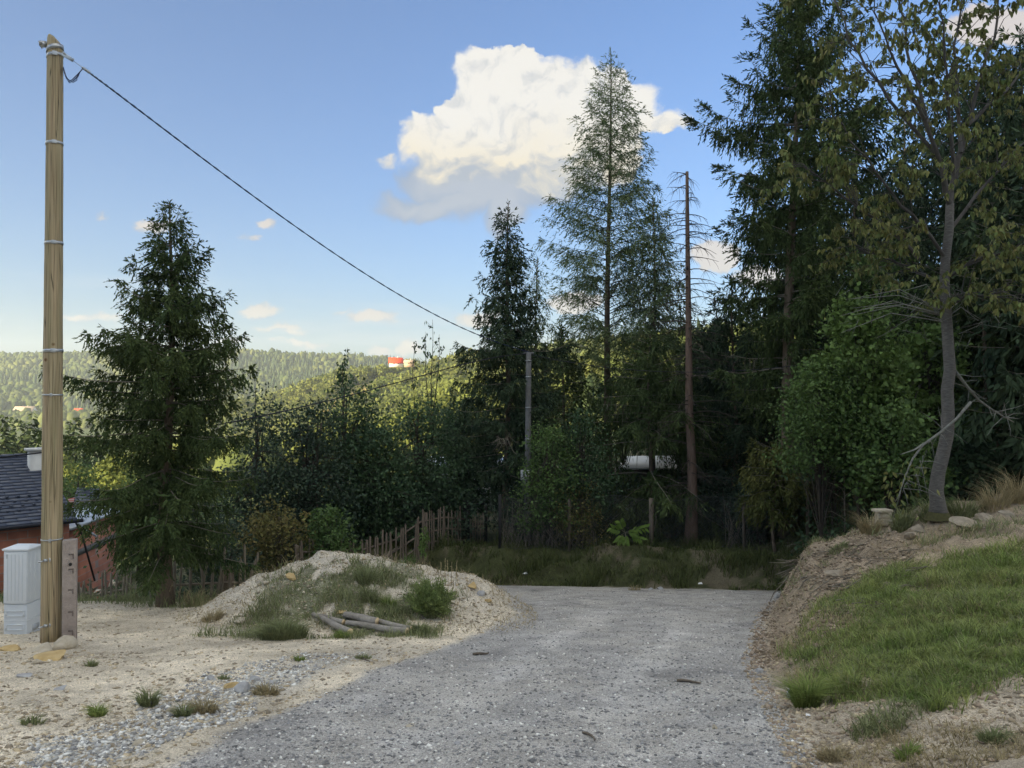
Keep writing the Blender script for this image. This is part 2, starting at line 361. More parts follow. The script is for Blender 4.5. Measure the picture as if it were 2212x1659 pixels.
def steps(lo_, hi_, fine, a, b, grow):
    mid = list(np.arange(a, b, fine)); st = fine; v = mid[-1]; up = []
    while v < hi_:
        st *= grow; v += st; up.append(v)
    st = fine; v = mid[0]; dn = []
    while v > lo_:
        st *= grow; v -= st; dn.append(v)
    return np.array(dn[::-1] + mid + up)
gx = steps(-4200, 4200, 0.07, -7.6, 8.4, 1.1); gy = steps(-260, 5200, 0.078, 4.4, 20.8, 1.08)
GX, GY = np.meshgrid(gx, gy); GZ = H_(GX, GY)
nxg, nyg = len(gx), len(gy)
def ground_colour(x, y):
    n1 = fbm(x, y, 1.4, 4); n2 = fbm(x, y, 0.25, 3); n3 = fbm(x + 50, y, 0.6, 4, 0.6)
    xr = np.interp(y, XR_Y, XR_X) + 0.12 * fbm(x, y, 0.7, 3); d = x - xr
    C = lambda *c: np.array(c)[None, :]
    dirt = C(.57, .50, .39) * (1 + 0.5 * n1 + 0.3 * n2)[:, None]
    grav = C(.385, .37, .35) * (1 + 0.45 * n1 + 0.35 * n2)[:, None]
    # dust and pale tracks on the gravel
    tr = ss(n3 + 0.12, 0.0, 0.35)[:, None] * 0.35
    xc = (np.interp(y, XL_Y, XL_X) + np.interp(y, XR_Y, XR_X)) / 2 + 0.1 * fbm(x, y, 3.0, 2); u_ = np.abs(x - xc)
    trk = (np.exp(-((u_ - 0.75) / 0.24) ** 2) * ss(y, 17, 13) * (0.5 + n1))[:, None]
    grav = grav * (0.94 + 0.34 * np.clip(trk, 0, 1)) * (1 - 0.16 * ss(n1, 0.1, 0.4)[:, None])
    grav = grav * (1 - tr) + C(.46, .43, .38) * tr
    col = dirt
    stony = ss(0.45 * n3 + 1 - np.abs(x - (np.interp(y, XL_Y, XL_X) - 0.75)) / 0.9, 0.35, 0.8) * ss(y, 10.5, 9)
    col = col * (1 - 0.6 * stony[:, None]) + C(.44, .42, .38) * 0.6 * stony[:, None]
    mh = mound(x, y)
    gm = mgrass(x, y)
    md = ss(mh, 0.03, 0.3)[:, None]
    col = col * (1 - md * 0.6) + C(.47, .43, .36) * md * 0.6
    col = col * (1 - gm[:, None] * 0.75) + C(.085, .105, .04) * gm[:, None] * 0.75
    # right bank: brown soil with turf on it
    bm_ = ss(d, -0.15, 0.15) * (y < 17.5)
    soil = C(.31, .25, .18) * (1 + 0.5 * n1 + 0.4 * n2)[:, None]
    pale = ss(y, 7.4, 6.0)[:, None]
    soil = soil * (1 - pale) + C(.37, .315, .24) * (1 + 0.3 * n2 + 0.3 * n1)[:, None] * pale
    col = col * (1 - bm_[:, None]) + soil * bm_[:, None]
    tf = turf(x, y)[:, None]
    col = col * (1 - tf) + C(.15, .15, .06) * (1 + 0.6 * n2)[:, None] * tf
    rm = roadmask(x, y)[:, None]
    col = col * (1 - rm) + grav * rm
    # beyond the road
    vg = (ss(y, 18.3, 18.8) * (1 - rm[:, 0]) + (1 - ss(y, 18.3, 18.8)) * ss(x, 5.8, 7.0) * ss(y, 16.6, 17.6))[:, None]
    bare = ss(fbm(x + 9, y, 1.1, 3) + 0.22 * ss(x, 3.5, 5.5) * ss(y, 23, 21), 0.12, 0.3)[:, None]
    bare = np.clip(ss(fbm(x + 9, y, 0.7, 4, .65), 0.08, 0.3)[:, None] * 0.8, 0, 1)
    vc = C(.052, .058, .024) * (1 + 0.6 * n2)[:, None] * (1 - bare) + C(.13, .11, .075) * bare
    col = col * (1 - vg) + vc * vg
    lf = (ss(y, 15.5, 17) * ss(x, -2.6, -4.2))[:, None] * (1 - vg)
    col = col * (1 - lf) + C(.10, .095, .05) * (1 + 0.6 * n1)[:, None] * lf
    fr = ss(y, 40, 70)[:, None]; g1 = fbm(x, y, 25, 3)[:, None]
    col = col * (1 - fr) + (C(.085, .105, .03) + C(.05, .04, .01) * g1) * fr
    md2 = meadow(x, y)[:, None]
    col = col * (1 - md2) + C(.30, .225, .075) * (1 + 0.3 * n1)[:, None] * md2
    bk = ss(y, 4, 0)[:, None]
    col = col * (1 - bk) + C(.2, .17, .11) * bk
    s = x * SUN_V.x + y * SUN_V.y
    rd = ss(s, 12, 24)[:, None]
    col = col * (1 - rd) + C(.05, .06, .025) * rd
    return np.clip(col, 0.005, 0.8)
def mgrass(x, y):
    n3 = fbm(x + 50, y, 0.6, 4, 0.6)
    w = ss(x + 0.5 * fbm(x, y, .8, 2), -4.6, -3.6) * (1 - ss(x + 0.4 * fbm(x, y, .7, 2), -1.6, -0.7)) * ss(y, 10.7, 11.2) * (1 - ss(y, 13.0, 13.9))
    return w * ss(n3 + 0.18 * ss(y, 13.6, 11.8), -0.12, 0.14)
def turf(x, y):
    """the strip of meadow turf on the right bank"""
    xr = np.interp(y, XR_Y, XR_X); d = x - xr + 0.45 * fbm(x, y, 0.8, 4, 0.6)
    yy = y + 0.5 * fbm(x + 20, y, 1.0, 4, 0.6)
    far_lim = np.interp(x, [2.5, 3.1, 3.6, 4.45, 5.3, 5.9, 6.5, 6.9, 8], [9.0, 9.3, 9.55, 10.3, 11.0, 10.95, 10.8, 10.3, 10.0]) + .15
    near_lim = np.interp(x, [2.3, 2.8, 3.0, 3.15, 3.86], [6.4, 6.6, 6.0, 5.6, 5.9])
    hole = 1 - 0.85 * ss(fbm(x + 70, y + 3, .55, 4, .6), .17, .3)
    return hole * ss(d, 0.08, 0.5) * ss(yy - near_lim, -0.1, 0.3) * (1 - ss(yy - far_lim, -0.3, 0.2)) * (1 - ss(x, 12, 14))
def meadow(x, y):
    q = x / np.maximum(y, 1)
    px = 1106 + FPX * q
    yc = np.interp(px, [660, 760, 850, 930, 1000, 1300], [430, 500, 560, 590, 600, 560])
    return ss(px, 650, 700) * (1 - ss(px, 1500, 1600)) * (1 - ss(np.abs(y - yc), 26, 44)) * (y > 300)
cols = ground_colour(GX.ravel(), GY.ravel())
V = np.stack([GX.ravel(), GY.ravel(), GZ.ravel()], 1)
jj, ii = np.meshgrid(np.arange(nyg - 1), np.arange(nxg - 1), indexing='ij')
a = (jj * nxg + ii).ravel(); F = np.stack([a, a + 1, a + 1 + nxg, a + nxg], 1)
cx = V[F].mean(1); cx_, cy_ = cx[:, 0], cx[:, 1]
xrF = np.interp(cy_, XR_Y, XR_X)
cls = np.zeros(len(F), int)
cls[(mound(cx_, cy_) > 0.035) & (cy_ > 10.8) & (cy_ < 16.2)] = 2
cls[(cx_ > xrF + 0.0) & (cy_ > 3) & (cy_ < 16.9) & (cx_ < 30)] = 3
cls[roadmask(cx_, cy_) > 0.5] = 1
cls[(cy_ > 60)] = 4
cls[(cx_ * SUN_V.x + cy_ * SUN_V.y > 18) & (cy_ < 60)] = 5

def ground_material():
    m = bpy.data.materials.new("earth_and_gravel"); m.use_nodes = True; t = m.node_tree; t.nodes.clear(); N = t.nodes.new; L = t.links.new
    out = N('ShaderNodeOutputMaterial'); b = N('ShaderNodeBsdfPrincipled'); L(b.outputs[0], out.inputs[0])
    b.inputs['Roughness'].default_value = 0.95; b.inputs['Specular IOR Level'].default_value = 0.15
    at_ = N('ShaderNodeAttribute'); at_.attribute_name = 'soil_colour'
    co = N('ShaderNodeTexCoord')
    vo = N('ShaderNodeTexVoronoi'); vo.inputs['Scale'].default_value = 60; L(co.outputs['Object'], vo.inputs['Vector'])
    v2 = N('ShaderNodeTexVoronoi'); v2.inputs['Scale'].default_value = 150; L(co.outputs['Object'], v2.inputs['Vector'])
    nz = N('ShaderNodeTexNoise'); nz.inputs['Scale'].default_value = 3; nz.inputs['Detail'].default_value = 9; nz.inputs['Roughness'].default_value = 0.7; L(co.outputs['Object'], nz.inputs['Vector'])
    def rng_(src, lo_, hi_, a_, b_):
        r = N('ShaderNodeMapRange'); L(src, r.inputs[0]); r.inputs[1].default_value = lo_; r.inputs[2].default_value = hi_; r.inputs[3].default_value = a_; r.inputs[4].default_value = b_; return r.outputs[0]
    s1 = N('ShaderNodeSeparateColor'); L(vo.outputs['Color'], s1.inputs[0]); s2 = N('ShaderNodeSeparateColor'); L(v2.outputs['Color'], s2.inputs[0])
    f1 = rng_(s1.outputs[0], 0, 1, 0.82, 1.2); f2 = rng_(s2.outputs[1], 0, 1, 0.65, 1.4); f3 = rng_(nz.outputs[0], 0.25, 0.75, 0.72, 1.28)
    def mul(a_, b_):
        n = N('ShaderNodeMath'); n.operation = 'MULTIPLY'; L(a_, n.inputs[0]); L(b_, n.inputs[1]); return n.outputs[0]
    f = mul(mul(f1, f2), f3)
    mx = N('ShaderNodeVectorMath'); mx.operation = 'SCALE'; L(at_.outputs['Color'], mx.inputs[0]); L(f, mx.inputs['Scale'])
    L(mx.outputs[0], b.inputs['Base Color'])
    hh = N('ShaderNodeMath'); hh.operation = 'ADD'; L(vo.outputs['Distance'], hh.inputs[0]); L(nz.outputs[0], hh.inputs[1])
    bp = N('ShaderNodeBump'); bp.inputs['Strength'].default_value = 0.5; bp.inputs['Distance'].default_value = 0.018; bp.invert = True; L(hh.outputs[0], bp.inputs['Height'])
    L(bp.outputs[0], b.inputs['Normal'])
    return m
GM = ground_material()
def patch(name, k, label):
    f = F[cls == k]; used = np.unique(f); rem = np.zeros(len(V), int); rem[used] = np.arange(len(used))
    me = mesh_np(name, V[used], rem[f], smooth=True)
    ca = me.color_attributes.new('soil_colour', 'FLOAT_COLOR', 'POINT')
    c4 = np.ones((len(used), 4), np.float32); c4[:, :3] = cols[used]; ca.data.foreach_set('color', c4.ravel())
    o = link(name, me, None, GM); setp(o, label, None, None, 'structure'); return o
patch('ground', 0, 'pale tan stony dirt ground beside the gravel road and the dark verge beyond it')
patch('gravel_road', 1, 'grey gravel road running downhill and bending round the dirt heap')
patch('dirt_mound', 2, 'heap of pale dirt and stones with patchy grass beside the road')
patch('earth_bank', 3, 'cut brown earth bank with turf on the right of the road')
patch('hills', 4, 'wooded hills across the valley in evening sun')
patch('shade_ridge', 5, 'unseen wooded ridge added behind the viewer to shade the foreground')
# ------------------------------------------------------------------ vegetation tools
M_SPRUCE = material('spruce_needles', (0.042, 0.069, 0.027), 0.8, col2=(0.078, 0.104, 0.035), nscale=1.1, island=.35, trans=.15, spec=.1)
M_SPRUCE_D = material('dark_spruce_needles', (0.033, 0.056, 0.033), 0.8, col2=(0.058, 0.083, 0.041), nscale=1.0, island=.35, trans=.12, spec=.1)
M_SPRUCE_O = material('olive_spruce_needles', (0.068, 0.087, 0.027), 0.8, col2=(0.129, 0.129, 0.043), nscale=.9, island=.35, trans=.2, spec=.1)
M_LARCH = material('larch_needles', (0.103, 0.146, 0.072), 0.8, col2=(0.167, 0.208, 0.096), nscale=1.0, island=.3, trans=.3, spec=.1)
M_BARK = material('brown_bark', (.10, .075, .055), 0.95, col2=(.19, .15, .115), nscale=9, bump=.8, stretch=(3, 3, .5), spec=.1)
M_BARK_R = material('reddish_bark', (.115, .08, .06), 0.95, col2=(.20, .14, .115), nscale=8, bump=.8, stretch=(3, 3, .5), spec=.1)
M_TWIG = material('grey_twig', (.13, .11, .085), 0.9, col2=(.24, .22, .18), nscale=10, spec=.1)
M_TWIG_D = material('dark_twig', (.045, .038, .032), 0.9, col2=(.085, .075, .062), nscale=10, spec=.1)
def quads(a, C, D, Wd, width, length):
    """diamond shaped leaves: base C, direction D*length, side Wd*width"""
    n = len(C); D = D * length[:, None]; S = Wd * (width[:, None] * 0.5)
    V_ = np.stack([C, C + D * 0.45 + S, C + D, C + D * 0.45 - S], 1).reshape(-1, 3)
    a.add(V_, np.arange(n * 4).reshape(n, 4))
def leaves6(a, C, D, Nrm, width, length, fold=0.25):
    """broader leaves with a folded midrib and a pointed tip"""
    n = len(C); S = np.cross(D, Nrm); S /= (np.linalg.norm(S, axis=1, keepdims=True) + 1e-9)
    L_ = D * length[:, None]; w = S * (width[:, None] * 0.5); up = Nrm * (width[:, None] * fold)
    dr = np.array([0, 0, -1.0])[None] * (length[:, None] * 0.12)
    V_ = np.stack([C, C + L_ * .35 + w + up, C + L_ * .72 + w * .62 + up + dr * .5, C + L_ + dr, C + L_ * .72 - w * .62 + up + dr * .5, C + L_ * .35 - w + up, C + L_ * .5], 1).reshape(-1, 3)
    b = np.arange(n)[:, None] * 7
    a.add(V_, np.concatenate([b + np.array([[0, 1, 2, 6]]), b + np.array([[6, 2, 3, 6 - 2]]), b + np.array([[0, 6, 4, 5]])], 0)[:, :])
def unit(v): return v / (np.linalg.norm(v, axis=-1, keepdims=True) + 1e-9)
def trunk_acc(pts, r0, r1, sides=9, flare=0.35, rs=None):
    A = Acc(); pts = np.asarray(pts, float); n = len(pts); t = np.linspace(0, 1, n)
    r = r0 + (r1 - r0) * t + r0 * flare * np.exp(-t * 14) if rs is None else np.asarray(rs)
    A.tube(pts, r, sides); return A
def conifer(label, base, Hh, r0, prof, group=None, seed=1, nb=90, tb=0.12, s0=0.25, sag=0.55, up=0.35, hang=0.35, tw=0.45, fr=0.12, fw=0.035,
            step=0.08, tstep=0.09, mat=None, lean=0.0, leany=0.0, gaps=0.0, bare=0.0, twig_mat=None, bark=None, kname='spruce_tree', cat='tree', br=0.016,
            azlo=0, azhi=360, jit=0.2, sides=8, extra=None, cones=0, thin=1.0, topwhorl=True, tmax=0.985, core=16, tier=0.0, tierjit=.25):
    g = np.random.default_rng(seed); mat = mat or M_SPRUCE; bark = bark or M_BARK; twig_mat = twig_mat or M_TWIG
    base = np.array(base, float)
    root = empty(kname, tuple(base), label, cat, group)
    tz = np.linspace(0, 1, 14)
    tp = np.stack([lean * tz ** 1.3 + 0.05 * np.sin(tz * 7 + seed), leany * tz + 0.04 * np.sin(tz * 5 + seed * 2), tz * Hh - 0.15 * (1 - tz)], 1)
    T = trunk_acc(tp, r0, 0.012, sides)
    T.obj('trunk', bark, root, smooth=True)
    Bm = Acc(); Cr = Acc()
    hs_ = tb + (tmax - tb) * (np.arange(nb) / nb) ** 0.92
    us = np.linspace(0, 1, 7)
    if tier > 0:                                   # branches stand in whorls, a gap between one whorl and the next
        tf = tier / Hh; hs_ = tb + np.round((hs_ - tb) / tf) * tf + g.normal(0, .05, nb) / Hh
        tl = 1 + tierjit * g.normal(0, 1, 200)
    for k in range(nb):
        t = hs_[k] + g.normal(0, 0.004); az = k * 2.39996 + g.normal(0, 0.35)
        if extra and extra(t, az, g): continue
        L_ = prof(min(t, 1.0)) * g.uniform(1 - jit, 1 + jit)
        if tier > 0: L_ *= float(np.clip(tl[int(round((t - tb) / tf)) % 200], .7, 1.22))
        if g.random() < 0.12: L_ *= 1.2
        if L_ < 0.05: continue
        s0_ = s0 + 0.9 * max(0, t - 0.75) * 2 + g.normal(0, 0.06)
        c, s = math.cos(az), math.sin(az)
        ox, oy = np.interp(t, tz, tp[:, 0]), np.interp(t, tz, tp[:, 1])
        rr = L_ * us; zz = t * Hh + L_ * (s0_ * us - sag * us ** 2 * (1.2 - t) + up * us ** 3)
        wob = g.normal(0, 0.04) * L_ * np.sin(us * 4)
        pts = np.stack([ox + rr * c - wob * s, oy + rr * s + wob * c, zz], 1)
        Bm.tube(pts, np.linspace(br * (0.5 + L_ * 0.35), 0.003, 7), 3, cap=False)
        isbare = g.random() < bare * (1.0 if t < 0.55 else 0.3)
        n2 = max(3, int(L_ / tstep)); u = np.repeat(g.uniform(0.1 if L_ < 1 else 0.18, 1.0, n2), 2)
        if gaps > 0: u = u[g.random(len(u)) > gaps * (1 - u)]
        if isbare:
            u = u[::3]
        n2 = len(u)
        if n2 == 0: continue
        P = np.stack([np.interp(u, us, pts[:, i]) for i in range(3)], 1)
        ax = unit(np.stack([np.interp(u, us[:-1] + .08, np.diff(pts[:, i])) for i in range(3)], 1))
        side = np.where(np.arange(n2) % 2 == 0, 1, -1); ang = side * g.uniform(0.6, 1.15, n2)
        d2 = np.stack([ax[:, 0] * np.cos(ang) - ax[:, 1] * np.sin(ang), ax[:, 0] * np.sin(ang) + ax[:, 1] * np.cos(ang), ax[:, 2]], 1)
        hg = hang * g.uniform(0.5, 1.5, n2) * (1 - 0.75 * np.maximum(0, u - .7) / .3 * (hang > .6))
        d2 = unit(d2 * (1 - np.clip(hg, 0, .93))[:, None] + np.array([0, 0, -1]) * hg[:, None])
        l2 = np.minimum(tw, 0.16 + 0.55 * L_) * (1 - 0.55 * u) * g.uniform(0.6, 1.3, n2) + 0.06
        if isbare:
            for q in range(n2):
                Bm.tube([P[q], P[q] + d2[q] * l2[q] * 1.1 + np.array([0, 0, -.04])], [0.006, 0.002], 3, cap=False)
            continue
        m = int(max(2, round(float(l2.max()) / step)))
        w_ = np.linspace(0.0, 1, m)
        C = P[:, None] + d2[:, None] * (l2[:, None] * w_[None])[..., None] + np.array([0, 0, -1.0]) * (0.25 * l2[:, None] * w_[None] ** 2)[..., None]
        C = C.reshape(-1, 3); D = np.repeat(d2, m, 0); nn = len(C)
        keep = g.random(nn) < thin; C = C[keep]; D = D[keep]; nn = len(C)
        a2 = np.where(g.random(nn) < .5, 1, -1) * g.uniform(0.2, 1.0, nn)
        D2 = np.stack([D[:, 0] * np.cos(a2) - D[:, 1] * np.sin(a2), D[:, 0] * np.sin(a2) + D[:, 1] * np.cos(a2), D[:, 2] - 0.15], 1) + g.normal(0, .22, (nn, 3))
        D2 = unit(D2); S = unit(np.cross(D2, unit(g.normal(0, 1, (nn, 3)) + np.array([0, 0, 1.2]))))
        quads(Cr, C, D2, S, fw * g.uniform(.7, 1.35, nn), fr * g.uniform(.7, 1.4, nn))
        if core > 0 and L_ > .5:
            nc = int(core * L_); fu = g.uniform(.05, .62, nc); Cc = np.stack([np.interp(fu, us, pts[:, i]) for i in range(3)], 1) + g.normal(0, .07, (nc, 3)) - [0, 0, .08]
            Dc = unit(g.normal(0, .8, (nc, 3)) + [c * .5, s * .5, -.7]); quads(Cr, Cc, Dc, unit(np.cross(Dc, g.normal(0, 1, (nc, 3)))), g.uniform(.05, .11, nc), g.uniform(.14, .30, nc))
        # shoots at the very end of the branch, pointing up a little
        ne = 5; E = np.repeat(pts[-1:], ne, 0); De = unit(ax[-1:] + g.normal(0, .45, (ne, 3)) + np.array([0, 0, .15]))
        quads(Cr, E, De, unit(np.cross(De, g.normal(0, 1, (ne, 3)))), np.full(ne, fw * .9), np.full(ne, fr * 1.3))
    if topwhorl:
        n = 40; zt = g.uniform(0.93, 1.005, n); az = g.uniform(0, 6.28, n); D = unit(np.stack([np.cos(az), np.sin(az), g.uniform(.4, 1.6, n)], 1))
        C = np.stack([np.interp(zt, tz, tp[:, 0]), np.interp(zt, tz, tp[:, 1]), zt * Hh], 1)
        quads(Cr, C, D, unit(np.cross(D, g.normal(0, 1, (n, 3)))), np.full(n, fw), np.full(n, fr * 1.2))
    Bm.obj('branches', twig_mat, root)
    Cr.obj('crown', mat, root)
    return root
def broadleaf(label, base, Hh, r0, blobs, nleaf, lsize, seed=1, mat=None, group=None, kname='broadleaf_tree', cat='tree', bark=None, lean=(0, 0), clump=0.28, ncl=40,
              up=0.6, stems=1, droop=0.0, aspect=.62, inner=.25, six=False, trunk=True, flat=0.6):
    """blobs: (x, y, z, rx, ry, rz) in metres from the base"""
    g = np.random.default_rng(seed); root = empty(kname, tuple(base), label, cat, group); bark = bark or M_TWIG_D
    T = Acc(); Cr = Acc()
    bl = np.array(blobs, float); vol = (bl[:, 3] * bl[:, 4] * bl[:, 5]) ** 0.7; pr = vol / vol.sum()
    bi = g.choice(len(bl), ncl, p=pr); dv = unit(g.normal(0, 1, (ncl, 3))); rad = g.uniform(inner, 1, ncl) ** 0.5
    CC = bl[bi, :3] + dv * bl[bi, 3:] * rad[:, None]
    for s in range(stems):
        ex = np.array([lean[0], lean[1], 0]) + (g.normal(0, .25 * Hh / 3, 3) * [1, 1, 0] if stems > 1 else 0)
        tz = np.linspace(0, 1, 8)[:, None]
        pts = (g.normal(0, .12 if stems > 1 else 0, 3) * [1, 1, 0])[None] + ex[None] * tz ** 1.3 + np.array([0, 0, 1])[None] * (tz * Hh * .85 - .15 * (1 - tz)) + .05 * np.sin(tz * 6 + s) * np.array([1, .6, 0])[None]
        T.tube(pts, np.linspace(r0, r0 * .25, 8), 6)
        for k in range(s, min(ncl, 46), stems):
            f = g.uniform(.25, .85); st = np.array([np.interp(f, tz[:, 0], pts[:, i]) for i in range(3)]); en = CC[k]
            mid = (st + en) / 2 + np.array([0, 0, .12 * np.linalg.norm(en - st)]) + g.normal(0, .05, 3)
            T.tube([st, mid, en], [r0 * .35, r0 * .2, .006], 4, cap=False)
    T.obj('trunk' if stems == 1 else 'stems', bark, root, smooth=True)
    ci = g.integers(0, ncl, nleaf); C = CC[ci] + g.normal(0, 1, (nleaf, 3)) * np.array([clump, clump, clump * flat])
    D = unit(g.normal(0, 1, (nleaf, 3)) + (C - bl[bi[ci], :3]) * .6 + np.array([0, 0, -droop]))
    Nn = unit(g.normal(0, .55, (nleaf, 3)) + np.array([0, -.25, up]))
    ls = lsize * g.uniform(.6, 1.35, nleaf)
    if six: leaves6(Cr, C, D, Nn, ls * aspect, ls)
    else: quads(Cr, C, D, unit(np.cross(D, Nn)), ls * aspect, ls)
    Cr.obj('crown', mat or M_SPRUCE, root)
    return root
def base_at(px, Y): 
    x = (px - 1106) / FPX * Y; return (x, Y, H(x, Y))
def hgt(px, Y, pytop):
    b = base_at(px, Y); return at(px, pytop, Y).z - b[2]
def pr(*kv):
    xs, ys = zip(*kv); return lambda t: float(np.interp(t, xs, ys))

M_LEAF_D = material('dark_green_leaves', (0.032, 0.065, 0.032), 0.6, col2=(0.065, 0.113, 0.043), nscale=.8, island=.4, trans=.2, spec=.3)
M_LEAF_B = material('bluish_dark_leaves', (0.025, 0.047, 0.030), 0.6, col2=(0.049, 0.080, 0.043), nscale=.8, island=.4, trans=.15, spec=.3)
M_LEAF_M = material('mid_green_leaves', (0.055, 0.105, 0.031), 0.6, col2=(0.105, 0.167, 0.043), nscale=1.0, island=.4, trans=.25, spec=.3)
M_LEAF_L = material('light_green_leaves', (0.087, 0.151, 0.034), 0.6, col2=(0.139, 0.214, 0.058), nscale=1.2, island=.35, trans=.3, spec=.3)
M_LEAF_Y = material('yellowing_leaves', (0.075, 0.085, 0.028), 0.7, col2=(0.232, 0.203, 0.072), nscale=1.2, island=.45, trans=.3, spec=.2, hue=.03)
M_CHERRY = material('cherry_leaves', (.11, .155, .045), 0.6, col2=(.18, .185, .065), nscale=1.2, island=.5, trans=.3, spec=.25, hue=.045)

# ------------------------------------------------------------------ the trees one can tell apart
# spruce beside the pole
lp = pr((0, 1.0), (.12, 1.2), (.25, 1.2), (.40, 1.25), (.52, 1.26), (.61, 1.2), (.68, .98), (.78, .74), (.86, .46), (.93, .23), (1, .03))
def asym1(t, az, g):
    return g.random() < 0.10
sb = base_at(360, 15.0)
conifer('full green spruce on its own between the wooden pole and the dark hedge', sb, hgt(368, 15, 438), .15, lp, seed=3, nb=160, tb=.12, s0=.16, sag=.74, up=.46, tier=.34,
        hang=.50, tw=.34, fr=.075, fw=.028, step=.045, tstep=.036, mat=M_SPRUCE, lean=.08, extra=asym1, jit=.22, br=.018, core=12)
# spruce with the dense dark top
mp_ = pr((0, .5), (.15, 1.3), (.3, 1.75), (.45, 1.65), (.6, 1.2), (.72, .85), (.85, .5), (.95, .2), (1, .04))
conifer('dark spruce with a dense pointed top just left of the concrete pole', base_at(1093, 24.6), hgt(1093, 24.6, 438), .145, mp_, seed=5, nb=150, tb=.2, s0=.05, sag=.55, up=.42, tier=.36,
        hang=.48, tw=.55, fr=.115, fw=.040, step=.07, tstep=.066, mat=M_SPRUCE_D, lean=.1, jit=.25, bare=.12)
# tall larch in front of the cloud
la = pr((.2, .9), (.35, 1.9), (.5, 2.15), (.62, 1.95), (.75, 1.35), (.85, .9), (.93, .5), (1, .1))
conifer('tall airy larch with its spire against the big cloud', base_at(1312, 28), hgt(1312, 28, 112), .17, la, seed=8, nb=175, tb=.30, s0=.42, sag=.25, up=.1,
        hang=.40, tw=.75, fr=.13, fw=.030, step=.08, tstep=.08, mat=M_LARCH, lean=.12, jit=.25, core=0, kname='larch_tree', bare=.08, gaps=.25, twig_mat=M_TWIG_D, bark=M_BARK, thin=.85)
conifer('thinner larch between the tall larch and the dead trunk', base_at(1412, 27), hgt(1412, 27, 425), .12, pr((.2, .8), (.5, 1.45), (.8, .85), (1, .1)), seed=9, nb=120, tb=.3, s0=.25, sag=.3, up=.1,
        hang=.45, tw=.65, fr=.14, fw=.036, step=.085, tstep=.08, mat=M_LARCH, jit=.25, core=0, kname='larch_tree', bare=.1, gaps=.2, twig_mat=M_TWIG_D, thin=.95)
# drooping spruce over the wire fence
conifer('low wide spruce whose grey green boughs droop over the wire fence', base_at(1404, 24.2), 6.6, .11, pr((.1, 2.3), (.35, 2.6), (.6, 2.0), (.85, 1.1), (1, .2)), seed=12, nb=80, tb=.14, s0=.15, sag=.55, up=.15,
        hang=.65, tw=.75, fr=.13, fw=.030, step=.07, tstep=.08, mat=M_SPRUCE, jit=.25, bare=.18, extra=lambda t, az, g: .36 < t < .52 and g.random() < .85)
# dead spruce
def dead_tree():
    b = base_at(1490, 22.6); hh = hgt(1486, 22.6, 362); g = np.random.default_rng(4)
    root = empty('dead_spruce', b, 'dead bare spruce trunk with broken top and short drooping dry twigs', 'tree')
    tz = np.linspace(0, 1, 22); pts = np.stack([-.06 * tz + .08 * np.sin(tz * 9) * (tz < .35) , .02 * np.sin(tz * 9), tz * hh - .1], 1)
    T = trunk_acc(pts, .15, .045, 10, .55); T.obj('trunk', M_BARK_R, root, smooth=True)
    A = Acc()
    for k in range(120):
        t = g.uniform(.3, .985) if k < 100 else g.uniform(.12, .3); az = g.uniform(0, 6.28); L_ = np.interp(t, [.1, .35, .6, .9, 1], [1.0, 1.9, 1.35, .75, .35]) * g.uniform(.5, 1.1); c, s = math.cos(az), math.sin(az)
        u = np.linspace(0, 1, 6); sg = g.uniform(.1, .55)
        p = np.stack([-.06 * t + L_ * u * c, L_ * u * s, t * hh + L_ * (g.uniform(-.05, .3) * u - sg * u ** 2)], 1); A.tube(p, np.linspace(.017, .004, 6), 4, cap=False)
        for q in range(g.integers(4, 9)):
            i = g.integers(1, 5); d = unit(np.array([c + g.normal(0, .7), s + g.normal(0, .7), -g.uniform(.4, 1.4)])); l = g.uniform(.1, .42)
            A.tube([p[i], p[i] + d * l * .6, p[i] + d * l + np.array([0, 0, -.08])], [.006, .004, .002], 3, cap=False)
    A.obj('branches', M_TWIG_D, root)
dead_tree()
# tall spruce on the right with curtains of twigs
rp = pr((.15, .9), (.3, 1.5), (.42, 1.9), (.52, 1.9), (.6, 2.55), (.7, 2.35), (.8, 1.95), (.9, 1.15), (1, .2))
conifer('tallest spruce with hanging dark curtains of twigs right of the dead trunk', base_at(1698, 22), hgt(1720, 22, -70), .23, rp, seed=21, nb=125, tb=.22, s0=.10, sag=.58, up=.44, tier=.62, tierjit=.22,
        hang=.70, tw=.62, fr=.12, fw=.036, step=.065, tstep=.055, core=22, mat=M_SPRUCE, lean=.45, jit=.22, bare=.03, br=.024)
# spruces at the right border
conifer('dark spruce at the right border behind the cherry tree', base_at(2215, 20), 11.5, .2, pr((.1, 1.6), (.3, 2.2), (.6, 1.9), (.85, 1.1), (1, .2)), seed=23, nb=120, tb=.16, s0=.1, sag=.4, up=.3,
        hang=.6, tw=.7, fr=.16, fw=.046, step=.09, tstep=.095, mat=M_SPRUCE_D, jit=.25)
conifer('short spruce skirt hanging over two bare trunks behind the bank', base_at(2150, 19.3), 6.4, .13, pr((.1, 1.5), (.4, 1.9), (.7, 1.4), (1, .2)), seed=24, nb=60, tb=.26, s0=.05, sag=.5, up=.15,
        hang=.62, tw=.65, fr=.15, fw=.04, step=.09, tstep=.10, mat=M_SPRUCE, jit=.25)
conifer('young spruce beside the short spruce behind the bank', base_at(2128, 19.6), 5.2, .085, pr((.2, 1.2), (.5, 1.5), (1, .2)), seed=25, nb=45, tb=.32, s0=.05, sag=.5, up=.15,
        hang=.6, tw=.6, fr=.15, fw=.04, step=.1, tstep=.11, mat=M_SPRUCE, jit=.25)
